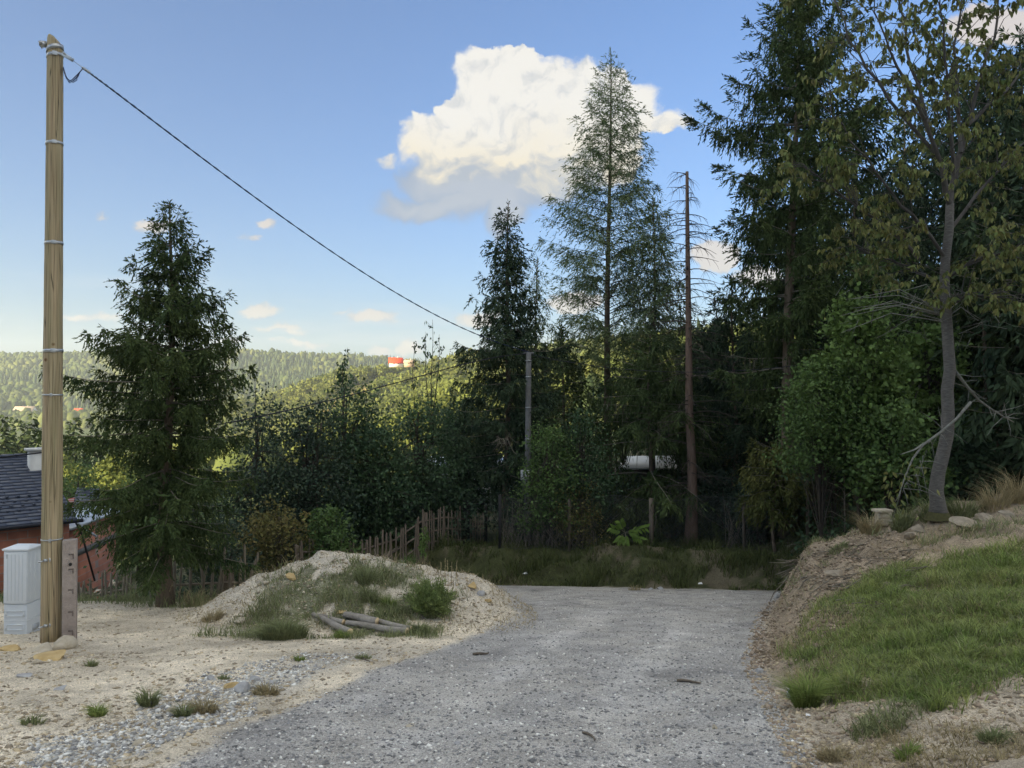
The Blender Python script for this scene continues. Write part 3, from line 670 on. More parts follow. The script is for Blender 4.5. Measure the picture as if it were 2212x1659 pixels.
conifer('dark spruce filling the wood between the tallest spruce and the cherry', base_at(1850, 26), 13.0, .2, pr((.1, 1.8), (.3, 2.5), (.6, 2.1), (.85, 1.2), (1, .2)), seed=26, nb=110, tb=.12, s0=.1, sag=.4, up=.3,
        hang=.6, tw=.75, fr=.21, fw=.062, step=.125, tstep=.125, mat=M_SPRUCE_D, jit=.3, bare=.1)
conifer('dark spruce deep in the wood behind the slender bare trunk', base_at(2060, 27), 13.8, .2, pr((.1, 2.0), (.3, 2.7), (.6, 2.1), (.85, 1.2), (1, .2)), seed=27, nb=100, tb=.12, s0=.1, sag=.4, up=.3,
        hang=.6, tw=.75, fr=.21, fw=.062, step=.125, tstep=.13, mat=M_SPRUCE_D, jit=.3)
conifer('olive young spruce in front of the tallest spruce trunk', base_at(1672, 20.9), 2.9, .05, pr((.2, .5), (.5, 1.0), (.8, .9), (1, .3)), seed=28, nb=40, tb=.35, s0=.2, sag=.5, up=.1,
        hang=.5, tw=.45, fr=.13, fw=.036, step=.08, tstep=.09, mat=M_SPRUCE_O, jit=.3)
conifer('grey green spruce behind the concrete pole', base_at(1215, 27.5), 7.2, .11, pr((.1, 1.6), (.4, 1.9), (.7, 1.2), (1, .2)), seed=29, nb=75, tb=.1, s0=.15, sag=.4, up=.2,
        hang=.5, tw=.6, fr=.17, fw=.045, step=.1, tstep=.11, mat=M_SPRUCE, jit=.3)
conifer('spruce between the dead trunk and the tallest spruce', base_at(1585, 25.5), 8.6, .13, pr((.1, 1.6), (.35, 2.1), (.7, 1.5), (1, .2)), seed=30, nb=85, tb=.1, s0=.15, sag=.4, up=.2,
        hang=.68, tw=.75, fr=.17, fw=.045, step=.095, tstep=.1, mat=M_SPRUCE_D, jit=.3, bare=.15)
conifer('slim pale larch between the dark spruce and the tall larch', base_at(1160, 25.6), hgt(1160, 25.6, 560), .08, pr((.2, .7), (.5, 1.0), (.8, .6), (1, .1)), seed=31, nb=75, tb=.3, s0=.1, sag=.3, up=.1,
        hang=.5, tw=.5, fr=.13, fw=.03, step=.1, tstep=.1, mat=M_LARCH, jit=.3, kname='larch_tree', thin=.9)
# dark hedge trees on the left of the gate, one by one
HT = [ # px, Y, top py, half width px, material, leaf, label
 (560, 21.5, 832, 100, M_LEAF_B, .085, 'dark broadleaf tree just right of the lone spruce'),
 (668, 21.8, 858, 92, M_LEAF_B, .085, 'dark broadleaf tree behind the left end of the dirt heap'),
 (750, 23.2, 800, 80, M_LEAF_D, .085, 'tallest dark broadleaf tree of the hedge with a thin leader'),
 (800, 22.9, 905, 95, M_LEAF_D, .095, 'dark maple behind the top of the dirt heap'),
 (905, 24.3, 838, 92, M_LEAF_D, .09, 'dark broadleaf tree above the picket fence'),
 (985, 26.5, 862, 80, M_LEAF_D, .09, 'dark broadleaf tree behind the wooden gate')]
for i, (px, Y, ty, hw, mt, ls, lab) in enumerate(HT):
    b = base_at(px, Y); hh = hgt(px, Y, ty); w = hw / FPX * Y
    bl = [(0, 0, hh * .55, w, w * .9, hh * .36), (-w * .55, -.3, hh * .38, w * .7, w * .7, hh * .26), (w * .55, -.3, hh * .40, w * .7, w * .7, hh * .28), (.1, 0, hh * .80, w * .5, w * .5, hh * .2), (0, .2, hh * .24, w * .95, w * .6, hh * .2)]
    broadleaf(lab, b, hh, .09, bl, 9800, ls * 1.18, seed=40 + i, mat=mt, ncl=170, clump=.24, group=None, stems=1 if i != 1 else 3, up=.6)
# the leader of the tallest one, against the lit hill
def sapling(label, px, Y, pyb, pyt, seed, mat, n=60, wpx=14, ls=.075, stemr=.014, nstem=1, cat='sapling'):
    g = np.random.default_rng(seed); b = at(px, pyb, Y); hh = at(px, pyt, Y).z - b.z
    root = empty('sapling', tuple(b), label, cat); T = Acc(); Cr = Acc(); w = wpx / FPX * Y
    ends = []
    for s in range(nstem):
        ox = (s - (nstem - 1) / 2) * w * 1.1; u = np.linspace(0, 1, 7)[:, None]
        p = np.array([1, 0, 0]) * ox * u ** .8 + np.array([0, 0, 1]) * hh * u * (1 - .12 * abs(s - (nstem - 1) / 2)) + .03 * np.sin(u * 8 + s) * np.array([1, 1, 0])
        T.tube(p, np.linspace(stemr, .004, 7), 4, cap=False); ends.append(p)
        for k in range(12):
            f = g.uniform(.35, .98); st = np.array([np.interp(f, u[:, 0], p[:, i]) for i in range(3)]); e = st + np.array([g.normal(0, w * .6), g.normal(0, w * .6), g.uniform(.1, .45)])
            T.tube([st, e], [.006, .003], 3, cap=False); ends.append(np.array([st, e]))
    T.obj('stems', M_TWIG_D, root)
    pick = [ends[g.integers(0, len(ends))] for _ in range(n)]
    C = np.array([q[-1] * (f := g.uniform(.4, 1)) + q[-2] * (1 - f) for q in pick]) + g.normal(0, .03, (n, 3))
    D = unit(g.normal(0, .5, (n, 3)) + np.array([0, 0, -.9])); quads(Cr, C, D, unit(np.cross(D, g.normal(0, 1, (n, 3)))), np.full(n, ls * .5), ls * g.uniform(.7, 1.3, n))
    Cr.obj('crown', mat, root)
sapling('slender leafy leader poking above the hedge against the lit hill', 742, 22.0, 880, 770, 61, M_LEAF_D, n=150, wpx=12, ls=.11, stemr=.02)
sapling('thin nearly leafless sapling under the end of the overhead cable', 933, 25.0, 960, 690, 62, M_LEAF_D, n=150, wpx=15, ls=.12, stemr=.025, nstem=3)
sapling('small wispy sapling left of the nearly leafless one', 893, 25.0, 900, 745, 63, M_LEAF_D, n=60, wpx=8, ls=.1, stemr=.014)
# shrubs at the wire fence and in the wood
SH = [ # px, Y, base py or None, top py, half width px, mat, leaf, n, label, six
 (600, 19.2, None, 1080, 85, M_LEAF_Y, .08, 3600, 'yellowing hawthorn bush over the broken pickets left of the heap'),
 (705, 19.4, None, 1100, 50, M_LEAF_M, .08, 2600, 'green bush with a few yellow leaves behind the heap'),
 (480, 18.0, None, 1120, 70, M_LEAF_B, .07, 3000, 'low dark bush at the foot of the lone spruce'),
 (1185, 22.3, None, 905, 62, M_LEAF_M, .07, 5200, 'green bush growing in front of the concrete pole'),
 (1255, 22.6, None, 880, 60, M_LEAF_D, .075, 4500, 'dark leafy bush behind the brush at the wire fence'),
 (1130, 23.4, None, 1040, 60, M_LEAF_B, .06, 3200, 'small dark bush beside the open gate'),
 (1245, 22.2, None, 1040, 46, M_LEAF_Y, .05, 2400, 'brownish bush with tiny dry leaves at the wire fence'),
 (1560, 24.0, None, 1010, 75, M_LEAF_B, .08, 3600, 'dark undergrowth bush behind the wire fence right of the dead trunk'),
 (1620, 26.5, None, 850, 70, M_LEAF_Y, .09, 2400, 'olive thicket deep in the wood'),  # in the yellowing leaf colour
 (1640, 22.4, None, 1040, 55, M_LEAF_B, .07, 2600, 'low dark bush at the wire fence by the big spruce trunk'),
 (1770, 17.8, 1035, 770, 80, M_LEAF_M, .075, 8200, 'apple like bush with round green leaves left of the cherry tree'),
 (1850, 18.2, 1030, 640, 95, M_LEAF_L, .105, 8000, 'young maple with broad light green leaves beside the cherry trunk'),
 (1925, 17.0, 1100, 880, 85, M_LEAF_M, .10, 4300, 'hazel bush spreading over the bank left of the cherry trunk'),
 (1800, 19.5, 1040, 960, 75, M_LEAF_D, .10, 3000, 'dark bush overhanging the plank fence'),
 (2075, 17.6, 1080, 930, 60, M_LEAF_D, .10, 2600, 'dark bush right of the cherry trunk'),
 (1700, 25.5, 1060, 560, 90, M_LEAF_D, .10, 4200, 'dark broadleaf tree wrapped round the tallest spruce trunk'),
 (1890, 21.0, 1060, 520, 105, M_LEAF_M, .10, 6500, 'green broadleaf tree in the gap behind the cherry crown'),
 (2010, 19.0, 1060, 700, 80, M_LEAF_L, .13, 2600, 'second young maple directly behind the cherry trunk'),
 (1470, 27, 975, 905, 70, M_LEAF_D, .1, 3000, 'dark tree behind the dead trunk'),
 (1345, 30, 975, 800, 90, M_LEAF_D, .12, 3600, 'dark broadleaf tree at the foot of the tall larch'),
 (1100, 29, None, 860, 70, M_LEAF_D, .11, 3400, 'dark tree behind the foot of the dark spruce'),
 (1010, 27, None, 850, 60, M_LEAF_D, .10, 3000, 'mid green tree left of the dark spruce trunk')]
for i, (px, Y, pyb, ty, hw, mt, ls, n, lab) in enumerate(SH):
    b = list(base_at(px, Y)); hh = at(px, ty, Y).z - b[2]; w = hw / FPX * Y
    z0_ = (max(.05, at(px, pyb, Y).z - b[2]) if pyb else hh * .08); hs2 = hh - z0_
    bl = [(0, 0, z0_ + hs2 * .58, w * .9, w * .9, hs2 * .38), (-w * .5, -.2, z0_ + hs2 * .34, w * .62, w * .6, hs2 * .32), (w * .5, -.2, z0_ + hs2 * .36, w * .62, w * .6, hs2 * .32), (.05, 0, z0_ + hs2 * .83, w * .5, w * .5, hs2 * .17)]
    tall = hh > 3.2
    broadleaf(lab, b, hh, .05 if tall else .022, bl, n, ls * 1.15, seed=80 + i, mat=mt, ncl=max(40, n // 45), clump=.2, kname='broadleaf_tree' if tall else 'bush', cat='tree' if tall else 'bush',
              stems=1 if tall else 5, six=ls > .1, aspect=.85 if ls >= .13 else .65)
# low dark undergrowth that closes the foot of the wood
def undergrowth(name, label, x0, x1, ya, yb, h0, n, mat, ls):
    g = np.random.default_rng(int(abs(x0) * 10) + n); k = n // 60; cx = g.uniform(x0, x1, k); cy = g.uniform(ya, yb, k) ; cz = H_(cx, cy) + h0 * g.random(k); i = g.integers(0, k, n)
    C = np.stack([cx[i], cy[i], cz[i]], 1) + g.normal(0, 1, (n, 3)) * [.28, .28, .22]; D = unit(g.normal(0, 1, (n, 3))); A = Acc(); l = ls * g.uniform(.6, 1.4, n)
    quads(A, C, D, unit(np.cross(D, unit(g.normal(0, .6, (n, 3)) + [0, -.3, .7]))), l * .65, l); o = A.obj(name, mat); setp(o, label, None, None, 'stuff')
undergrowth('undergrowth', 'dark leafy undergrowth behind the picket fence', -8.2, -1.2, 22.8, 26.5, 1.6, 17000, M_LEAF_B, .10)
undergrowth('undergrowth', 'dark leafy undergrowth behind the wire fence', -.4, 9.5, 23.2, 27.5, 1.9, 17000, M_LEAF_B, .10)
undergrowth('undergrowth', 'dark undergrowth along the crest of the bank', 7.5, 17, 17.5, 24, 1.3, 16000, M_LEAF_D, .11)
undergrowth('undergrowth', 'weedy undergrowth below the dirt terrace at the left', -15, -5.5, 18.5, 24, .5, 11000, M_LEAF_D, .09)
# slim bare trunks in the wood
def bare_trunk(label, px, Y, pyb, pyt, r, bend=.1, mt=None):
    b = base_at(px, Y); z1 = at(px, pyt, Y).z
    root = empty('bare_trunk', b, label, 'tree'); t = np.linspace(0, 1, 9)
    A = Acc(); A.tube(np.stack([bend * np.sin(t * 3), 0 * t, t * (z1 - b[2]) - .1], 1), np.linspace(r, r * .7, 9), 7); A.obj('trunk', mt or M_BARK, root, smooth=True)
    g = np.random.default_rng(int(px)); B = Acc()
    for k in range(9):
        f = g.uniform(.3, 1); az = g.uniform(0, 6.28); l = g.uniform(.3, .9); z = f * (z1 - b[2]); B.tube([(0, 0, z), (l * .6 * math.cos(az), l * .6 * math.sin(az), z + l * .25), (l * math.cos(az), l * math.sin(az), z + l * .2)], [.01, .007, .003], 4, cap=False)
    B.obj('branches', M_TWIG, root)
bare_trunk('slender bare trunk right of the cherry trunk', 2120, 18.6, 830, 600, .055)
bare_trunk('thin grey sapling stem by the dirt track beyond the plank fence', 1822, 19.0, 1150, 1010, .02, .02, M_TWIG)

# ------------------------------------------------------------------ the cherry tree on the bank
def cherry():
    g = np.random.default_rng(77)
    Y = 13.0; b = on_ground(2027, 1118); Y = b.y
    root = empty('cherry_tree', b, 'cherry tree with grey ringed bark and drooping yellow green leaves on the bank', 'tree')
    pt = lambda px, py, dY=0.0: np.array(at(px, py, Y + dY) - b)
    T = Acc()
    tr = [(2027, 1124), (2026, 1090), (2022, 1060), (2027, 1020), (2036, 985), (2046, 940), (2048, 890), (2046, 840), (2052, 800), (2048, 740), (2044, 680), (2040, 620), (2042, 560), (2050, 500), (2052, 440)]
    T.tube([pt(*p) for p in tr], np.interp(np.arange(15), [0, 1, 3, 6, 10, 14], [.18, .125, .108, .10, .085, .066]), 12)
    M = material('cherry_bark', (.06, .056, .052), .8, col2=(.15, .143, .135), nscale=5, bump=.5, bscale=10, stretch=(2.5, 2.5, 12), spec=.2)
    tk = T.obj('trunk', M, root, smooth=True)
    A = Acc(); A.tube([pt(2027, 1121), pt(2026, 1108), pt(2026, 1102)], [.24, .165, .125], 12, cap=False)
    A.obj('moss_collar', material('moss', (.045, .047, .02), .95, col2=(.08, .075, .03), nscale=25, bump=.8), root, smooth=True)
    Lm = Acc(); tips = []
    limbs = [[(2052, 440), (2075, 330), (2110, 200), (2150, 60), (2170, -60)], [(2052, 440), (2030, 340), (1985, 230), (1930, 130), (1890, 20)], [(2046, 560), (2000, 500), (1930, 420), (1860, 330), (1800, 250)],
             [(2050, 500), (2110, 420), (2180, 340), (2250, 260)], [(2044, 620), (1990, 590), (1920, 560), (1860, 540)], [(2046, 600), (2110, 560), (2190, 540), (2260, 500)],
             [(2060, 380), (2050, 260), (2040, 120), (2030, -20)], [(2010, 280), (1960, 100), (1935, -60)], [(2090, 270), (2190, 180), (2260, 90)], [(2042, 660), (2090, 640), (2150, 640)], [(2020, 330), (1900, 190), (1830, 70), (1790, -40)], [(2075, 330), (2060, 100), (2085, -60)],
             [(1985, 560), (1900, 480), (1830, 430), (1770, 380)]]
    depth = [(.0, .6), (-.2, -1.2), (0, -.9), (0, .9), (0, .8), (0, -1), (0, -.5), (-.3, .7), (0, 1.2), (0, -.6), (-.2, .3), (.1, .9), (.1, -.4)]
    for k, l in enumerate(limbs):
        n = len(l); dd = np.linspace(depth[k][0], depth[k][1], n)
        P = np.array([pt(q[0], q[1], dd[i]) for i, q in enumerate(l)])
        u = np.linspace(0, n - 1, n * 3); P = np.stack([np.interp(u, np.arange(n), P[:, i]) for i in range(3)], 1) + g.normal(0, .02, (n * 3, 3)) * (u[:, None] > 0)
        Lm.tube(P, np.linspace(.055 if k < 2 else .034, .009, len(P)), 6, cap=False)
        for q in range(24):
            i = g.integers(2, len(P)); d = unit(np.array([g.normal(0, 1), g.normal(0, 1), g.uniform(-.35, .8)]) + unit(P[min(i + 1, len(P) - 1)] - P[i - 1]) * .8); L_ = g.uniform(.3, 1.05)
            e = P[i] + d * L_; m = P[i] + d * L_ * .5 + np.array([0, 0, .06]); e = e + np.array([0, 0, -.12 * L_])
            Lm.tube([P[i], m, e], [.009, .006, .003], 4, cap=False)
            for r_ in range(3):
                f = g.uniform(.3, 1); st = m * (1 - f) + e * f; d2 = unit(d + g.normal(0, .7, 3)); l2 = g.uniform(.15, .5)
                e2 = st + d2 * l2 + np.array([0, 0, -.1]); Lm.tube([st, e2], [.004, .002], 3, cap=False)
                tips.append((st, e2))
    lm = Lm.obj('branches', material('cherry_branch_bark', (.05, .045, .042), .85, col2=(.10, .095, .09), nscale=6), root)
    n = 11500; ti = g.integers(0, len(tips), n); f = g.uniform(.25, 1.05, n)[:, None]; S0 = np.array([t[0] for t in tips]); S1 = np.array([t[1] for t in tips])
    keep = (S1[ti, 2] > -1.5)
    C = S0[ti] * (1 - f) + S1[ti] * f + g.normal(0, .018, (n, 3)); D = unit(g.normal(0, .42, (n, 3)) + np.array([0, 0, -1.0])); Nn = unit(g.normal(0, 1, (n, 3)) * [1, 1, .3])
    Cr = Acc(); sz = g.uniform(.075, .125, n); leaves6(Cr, C, D, Nn, sz * .5, sz, .12)
    Cr.obj('crown', M_CHERRY, root)
    # dead lichened branches low on the trunk
    M2 = material('lichen_bark', (.10, .10, .09), .9, col2=(.25, .255, .23), nscale=14, spec=.1)
    for br in ([(2054, 790), (2085, 830), (2115, 865), (2150, 890), (2190, 912)],):
        B = Acc(); P = np.array([pt(q[0], q[1], .15 * i) for i, q in enumerate(br)]); B.tube(P, np.linspace(.03, .009, len(P)), 6)
        for q in range(22):
            i = g.integers(1, len(P)); f = g.random(); st = P[i - 1] * (1 - f) + P[i] * f; d = unit(np.array([g.normal(0, 1), g.normal(0, .6), g.normal(-.1, .8)])); l = g.uniform(.12, .5)
            B.tube([st, st + d * l * .6 + g.normal(0, .02, 3), st + d * l], [.009, .006, .003], 4, cap=False)
        B.obj('broken_limb', M2, root)
    B = Acc()
    for q in range(70):
        px, py = g.uniform(1800, 2190), g.uniform(610, 730); P0_ = pt(2043, py * .3 + 480, 0); P1_ = pt(px, py, g.normal(0, .4)); m = (P0_ + P1_) / 2 + np.array([0, 0, .2]) + g.normal(0, .05, 3)
        if q < 16: B.tube([P0_, m, P1_], [.012, .008, .003], 4, cap=False)
        else:
            e = P1_ + g.normal(0, .22, 3); B.tube([P1_, e], [.005, .002], 3, cap=False)
    B.obj('dead_twigs', M2, root)
    # branch that leans broken across the trunk
    br = empty('fallen_branch', tuple(at(2095, 870, Y - .25)), 'long lichened grey branch leaning broken across the cherry trunk', 'branch')
    o = at(2095, 870, Y - .25); q2 = lambda px, py, d=0.: np.array(at(px, py, Y - .25 + d) - o)
    B = Acc(); B.tube([q2(2097, 868), q2(2066, 905), q2(2030, 935), q2(1995, 960), q2(1972, 990), q2(1955, 1030), q2(1942, 1070), q2(1930, 1090)], [.024, .023, .022, .02, .016, .012, .008, .004], 7)
    B.tube([q2(1997, 958), q2(1975, 972), q2(1945, 982)], [.022, .014, .006], 5)
    for k in range(26):
        f = g.random(); px = 2040 - 100 * f; py = 925 + 150 * f ** 1.2; st = q2(px, py); d = unit(np.array([g.normal(0, .8), g.normal(0, .5), g.normal(-.5, .6)])); l = g.uniform(.15, .6)
        B.tube([st, st + d * l * .5 + np.array([0, 0, .03]), st + d * l], [.007, .005, .002], 4, cap=False)
    B.obj('limb', M2, br)
    n = 60; Cr = Acc(); C = np.array([q2(g.normal(1960, 34), g.normal(1050, 34), g.normal(0, .2)) for _ in range(n)]); D = unit(g.normal(0, .5, (n, 3)) + [0, 0, -1]); sz = g.uniform(.07, .13, n)
    leaves6(Cr, C, D, unit(g.normal(0, 1, (n, 3)) * [1, 1, .3]), sz * .5, sz, .12); Cr.obj('leaves', M_CHERRY, br)
cherry()

# ------------------------------------------------------------------ far woods
def lump_tree(g, kind):
    """small far tree, height about 1, as a leafy lump made of leaf clumps"""
    A = Acc()
    if kind == 'fir':
        n = 230; t = g.uniform(0, 1, n) ** 1.2; az = g.uniform(0, 6.28, n); r = .23 * (1 - t) * g.uniform(.6, 1.1, n) + .01
        C = np.stack([r * np.cos(az) * .5, r * np.sin(az) * .5, .06 + t * .92], 1); D = unit(np.stack([np.cos(az), np.sin(az), -.45 + 0 * az], 1)); s = .05 + .13 * (1 - t)
        quads(A, C, D, unit(np.cross(D, g.normal(0, .4, (n, 3)) + [0, 0, 1])), s * .7, s * 1.2)
    else:
        n, fz = {'leaf': (330, 1.), 'small': (150, 1.35), 'bushy': (2600, .42)}[kind]; k = 16 if kind == 'bushy' else 7; cc = unit(g.normal(0, 1, (k, 3))) * [.24, .24, .2] + [0, 0, .58]; rr = g.uniform(.14, .24, k); cc[0] = (0, 0, .78); i = g.integers(0, k, n)
        d = unit(g.normal(0, 1, (n, 3))); C = cc[i] + d * rr[i][:, None] * g.uniform(.75, 1, n)[:, None]; D = unit(g.normal(0, 1, (n, 3)) + d * .3)
        quads(A, C, D, unit(np.cross(D, d)), fz * g.uniform(.08, .13, n), fz * g.uniform(.09, .16, n))
    A.tube([(0, 0, -.1), (0, 0, .6)], [.02, .01], 4, cap=False)
    V_ = np.concatenate(A.v); return V_, [np.concatenate(f) for f in A.f.values()]
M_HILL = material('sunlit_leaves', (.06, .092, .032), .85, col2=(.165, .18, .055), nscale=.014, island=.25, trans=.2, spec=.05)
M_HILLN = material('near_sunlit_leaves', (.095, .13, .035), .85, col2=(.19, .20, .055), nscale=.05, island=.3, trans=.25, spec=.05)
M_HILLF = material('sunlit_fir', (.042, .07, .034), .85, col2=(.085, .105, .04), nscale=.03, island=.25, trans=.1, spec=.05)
gT = np.random.default_rng(99)
PROTO = {'bushy': [lump_tree(gT, 'bushy') for _ in range(3)], 'leaf': [lump_tree(gT, 'leaf') for _ in range(4)], 'fir': [lump_tree(gT, 'fir') for _ in range(3)]}
PM = {k: [mesh_np('crown', v, f) for v, f in vs] for k, vs in PROTO.items()}
for k, ms in PM.items():
    for m in ms: m.materials.append(M_HILLF if k == 'fir' else M_HILLN)
def far_tree(kind, x, y, s, label, group, w=1.0):
    o = bpy.data.objects.new('fir_tree' if kind == 'fir' else 'broadleaf_tree', PM[kind][gT.integers(0, len(PM[kind]))]); COL.objects.link(o)
    o.location = (x, y, H(x, y) - .3); o.scale = (s * w, s * w, s); o.rotation_euler = (0, 0, gT.uniform(0, 6.28)); setp(o, label, 'tree', group)
# trees of the near lit slope, nearest ones as individuals
cnt = 0; pts_all = []
for y in np.arange(150, 640, 7.5):
    for x in np.arange(-.42 * y, .62 * y, 8.0 + y * .004):
        xx = x + gT.normal(0, 2.4); yy = y + gT.normal(0, 2.4)
        if meadow(np.array([xx]), np.array([yy]))[0] > .25: continue
        z = H(xx, yy)
        pts_all.append((xx, yy, z))
pts_all = np.array(pts_all)
vis = []
for (x, y, z) in pts_all:
    px = 1106 + FPX * x / y; py = 850 - FPX * (z - EYE + 9) / y
    vis.append(px > 500 and px < 1060 and py < 960 and py > 700 and y < 660)
vis = np.array(vis)
idx = np.where(vis)[0]; idx = idx[np.argsort(pts_all[idx, 1])]
ind = idx[:250]
for i in ind:
    x, y, z = pts_all[i]; far_tree('fir' if gT.random() < .12 else 'leaf', x, y, gT.uniform(8, 13.5), 'small round sunlit tree on the near slope below the red roofed house', 'trees on the sunlit near slope', gT.uniform(.8, 1.15))
rest = np.setdiff1d(np.arange(len(pts_all)), ind)
def join_trees(name, P, sizes, kinds, label, low=False, mats=None):
    """far wood as one mass"""
    A = {0: Acc(), 1: Acc()}
    for k, kind in enumerate(('leaf', 'fir')):
        sel = np.where(kinds == k)[0]
        if not len(sel): continue
        if low:
            # lumpy low crowns
            g = gT
            if k == 0:
                ring = np.array([[math.cos(a), math.sin(a)] for a in np.arange(6) * math.pi / 3])
                v = np.concatenate([np.c_[ring * .26, np.full(6, .12)], np.c_[ring * .46, np.full(6, .45)], np.c_[ring * .30, np.full(6, .82)], [[0, 0, 1.0]]])
            else:
                ring = np.array([[math.cos(a), math.sin(a)] for a in np.arange(6) * math.pi / 3])
                v = np.concatenate([np.c_[ring * .26, np.full(6, .0)], np.c_[ring * .24, np.full(6, .15)], np.c_[ring * .11, np.full(6, .6)], [[0, 0, 1.12]]])
            j = np.arange(6); jn = (j + 1) % 6
            q = np.concatenate([np.stack([j, jn, jn + 6, j + 6], 1), np.stack([j + 6, jn + 6, jn + 12, j + 12], 1)]); tr = np.stack([j + 12, jn + 12, np.full(6, 18)], 1)
            m = len(sel); VV = v[None] * (1 + g.normal(0, .16, (m, len(v), 1))) + g.normal(0, .035, (m, len(v), 3)); rz = g.uniform(0, 6.28, m); c, s = np.cos(rz), np.sin(rz)
            X = VV[..., 0] * c[:, None] - VV[..., 1] * s[:, None]; Yv = VV[..., 0] * s[:, None] + VV[..., 1] * c[:, None]
            sz = sizes[sel][:, None]; wv = g.uniform(.8, 1.2, (m, 1))
            W = np.stack([X * sz * wv, Yv * sz * wv, VV[..., 2] * sz], -1) + P[sel][:, None]
            off = np.arange(m)[:, None, None] * len(v)
            A[k].add(W.reshape(-1, 3), [(q[None] + off).reshape(-1, 4), (tr[None] + off).reshape(-1, 3)])
        else:
            for i in sel:
                v, f = PROTO[kind][gT.integers(0, len(PROTO[kind]))]; st = 2 if False else 1
                a = gT.uniform(0, 6.28); R_ = rotz(a); A[k].add((v @ R_.T) * sizes[i] * np.array([1, 1, 1]) + P[i], f)
    obs = []
    for k, nm in ((0, M_HILL), (1, M_HILLF)):
        if A[k].n:
            o = A[k].obj(name, (mats or (M_HILL, M_HILLF))[k]); setp(o, label if k == 0 else label.replace('broadleaf', 'fir'), None, None, 'stuff'); obs.append(o)
    return obs
inv = vis[rest]; Pv = pts_all[rest][inv]; PROTO['leaf'] = [lump_tree(gT, 'small') for _ in range(4)]
join_trees('woodland', Pv - [0, 0, .4], gT.uniform(7.5, 12.5, len(Pv)), (gT.random(len(Pv)) < .15).astype(int), 'sunlit broadleaf woodland higher on the near slope', mats=(M_HILLN, M_HILLF))
P = pts_all[rest][~inv]; P = P[gT.random(len(P)) < .75]
ks = (gT.random(len(P)) < .2).astype(int)
join_trees('woodland', P - [0, 0, .4], gT.uniform(7, 12, len(P)), ks, 'sunlit broadleaf woodland on the near slope', low=True)
# the big hill across the valley
Pf = []
for y in np.arange(800, 1800, 13.5):
    n = int((1.02 * y) / 11.5); x = -.78 * y + np.arange(n) * 11.5 + gT.normal(0, 3.2, n); yy = y + gT.normal(0, 3.2, n)
    Pf.append(np.stack([x, yy], 1))
Pf = np.concatenate(Pf); zf = H_(Pf[:, 0], Pf[:, 1]); Pf = np.c_[Pf, zf - .5]
def clearing(x, y):
    return (fbm(x, y, 90, 3) > .43) & (y < 1500)
keep = ~clearing(Pf[:, 0], Pf[:, 1]) & ~((Pf[:, 1] > 985) & (Pf[:, 1] < 1040) & (Pf[:, 0] < -430) & (Pf[:, 0] > -690)); Pf = Pf[keep]
firn = fbm(Pf[:, 0], Pf[:, 1], 130, 4) + .10 * (Pf[:, 0] > -500) + .25 * (Pf[:, 1] > 1600)
ks = (firn + gT.normal(0, .10, len(Pf)) > .10).astype(int)
join_trees('forest', Pf, np.where(ks == 1, gT.uniform(11, 16, len(Pf)) * np.where(gT.random(len(Pf)) < .04, 1.4, 1), gT.uniform(10, 15, len(Pf))), ks, 'broadleaf forest covering the far hill across the valley', low=True)
# lit conifers and bushes beyond the house roof
LC = [(6, 95, 885), (40, 100, 895), (72, 98, 880), (-30, 96, 890), (165, 104, 890), (205, 106, 905), (-60, 97, 880), (20, 118, 890), (58, 120, 905), (235, 112, 915), (150, 125, 900), (262, 118, 935)]
for i, (px, Y, ty) in enumerate(LC):
    x = (px - 1106) / FPX * Y; z = H(x, Y); hh = at(px, ty, Y).z - z
    far_tree('fir', x, Y, hh, 'golden sunlit conifer standing beyond the dark roof', 'lit conifers beyond the house', .8)
for i in range(16):
    px = gT.uniform(-40, 330); Y = gT.uniform(72, 92); x = (px - 1106) / FPX * Y; z = H(x, Y); far_tree('bushy', x, Y, gT.uniform(5.5, 8.5), 'yellow green sunlit bushy tree at the foot of the lit conifers', 'lit bushy trees beyond the house', 1.1)
for (px, Y, ty, hw, n) in ((60, 44, 948, 90, 3400), (172, 40, 985, 55, 2600), (235, 38, 1040, 60, 2400), (300, 34, 1090, 60, 2000), (420, 40, 1010, 90, 2600), (330, 50, 960, 80, 2600)):
    b = base_at(px, Y); hh = at(px, ty, Y).z - b[2]; w = hw / FPX * Y
    broadleaf('leafy green tree behind the dark roofs, %s' % {60: 'left of the wooden pole', 172: 'right of the chimney', 235: 'over the metal roof', 300: 'left of the lone spruce', 420: 'right behind the lone spruce', 330: 'behind the crown of the lone spruce'}[px],
              b, hh, .12, [(0, 0, hh * .6, w, w, hh * .36), (-w * .5, 0, hh * .45, w * .6, w, hh * .3), (w * .5, 0, hh * .45, w * .6, w, hh * .3)], int(n * 2.2), .115, seed=int(px), mat=M_LEAF_M, ncl=110, clump=.33)
# unseen wood added on that ridge, its crowns raise the shadow line
n = 420; s_ = gT.uniform(70, 118, n); p_ = gT.uniform(-130, 54, n); X = s_ * SUN_V.x - p_ * .655; Yv = s_ * SUN_V.y + p_ * .756
P = np.stack([X, Yv, H_(X, Yv)], 1)
ks = (gT.random(n) < .8).astype(int)
join_trees('shade_ridge_wood', P - [0, 0, .5], gT.uniform(12, 17, n) , ks, 'broadleaf wood on the ridge behind the viewer', low=True)
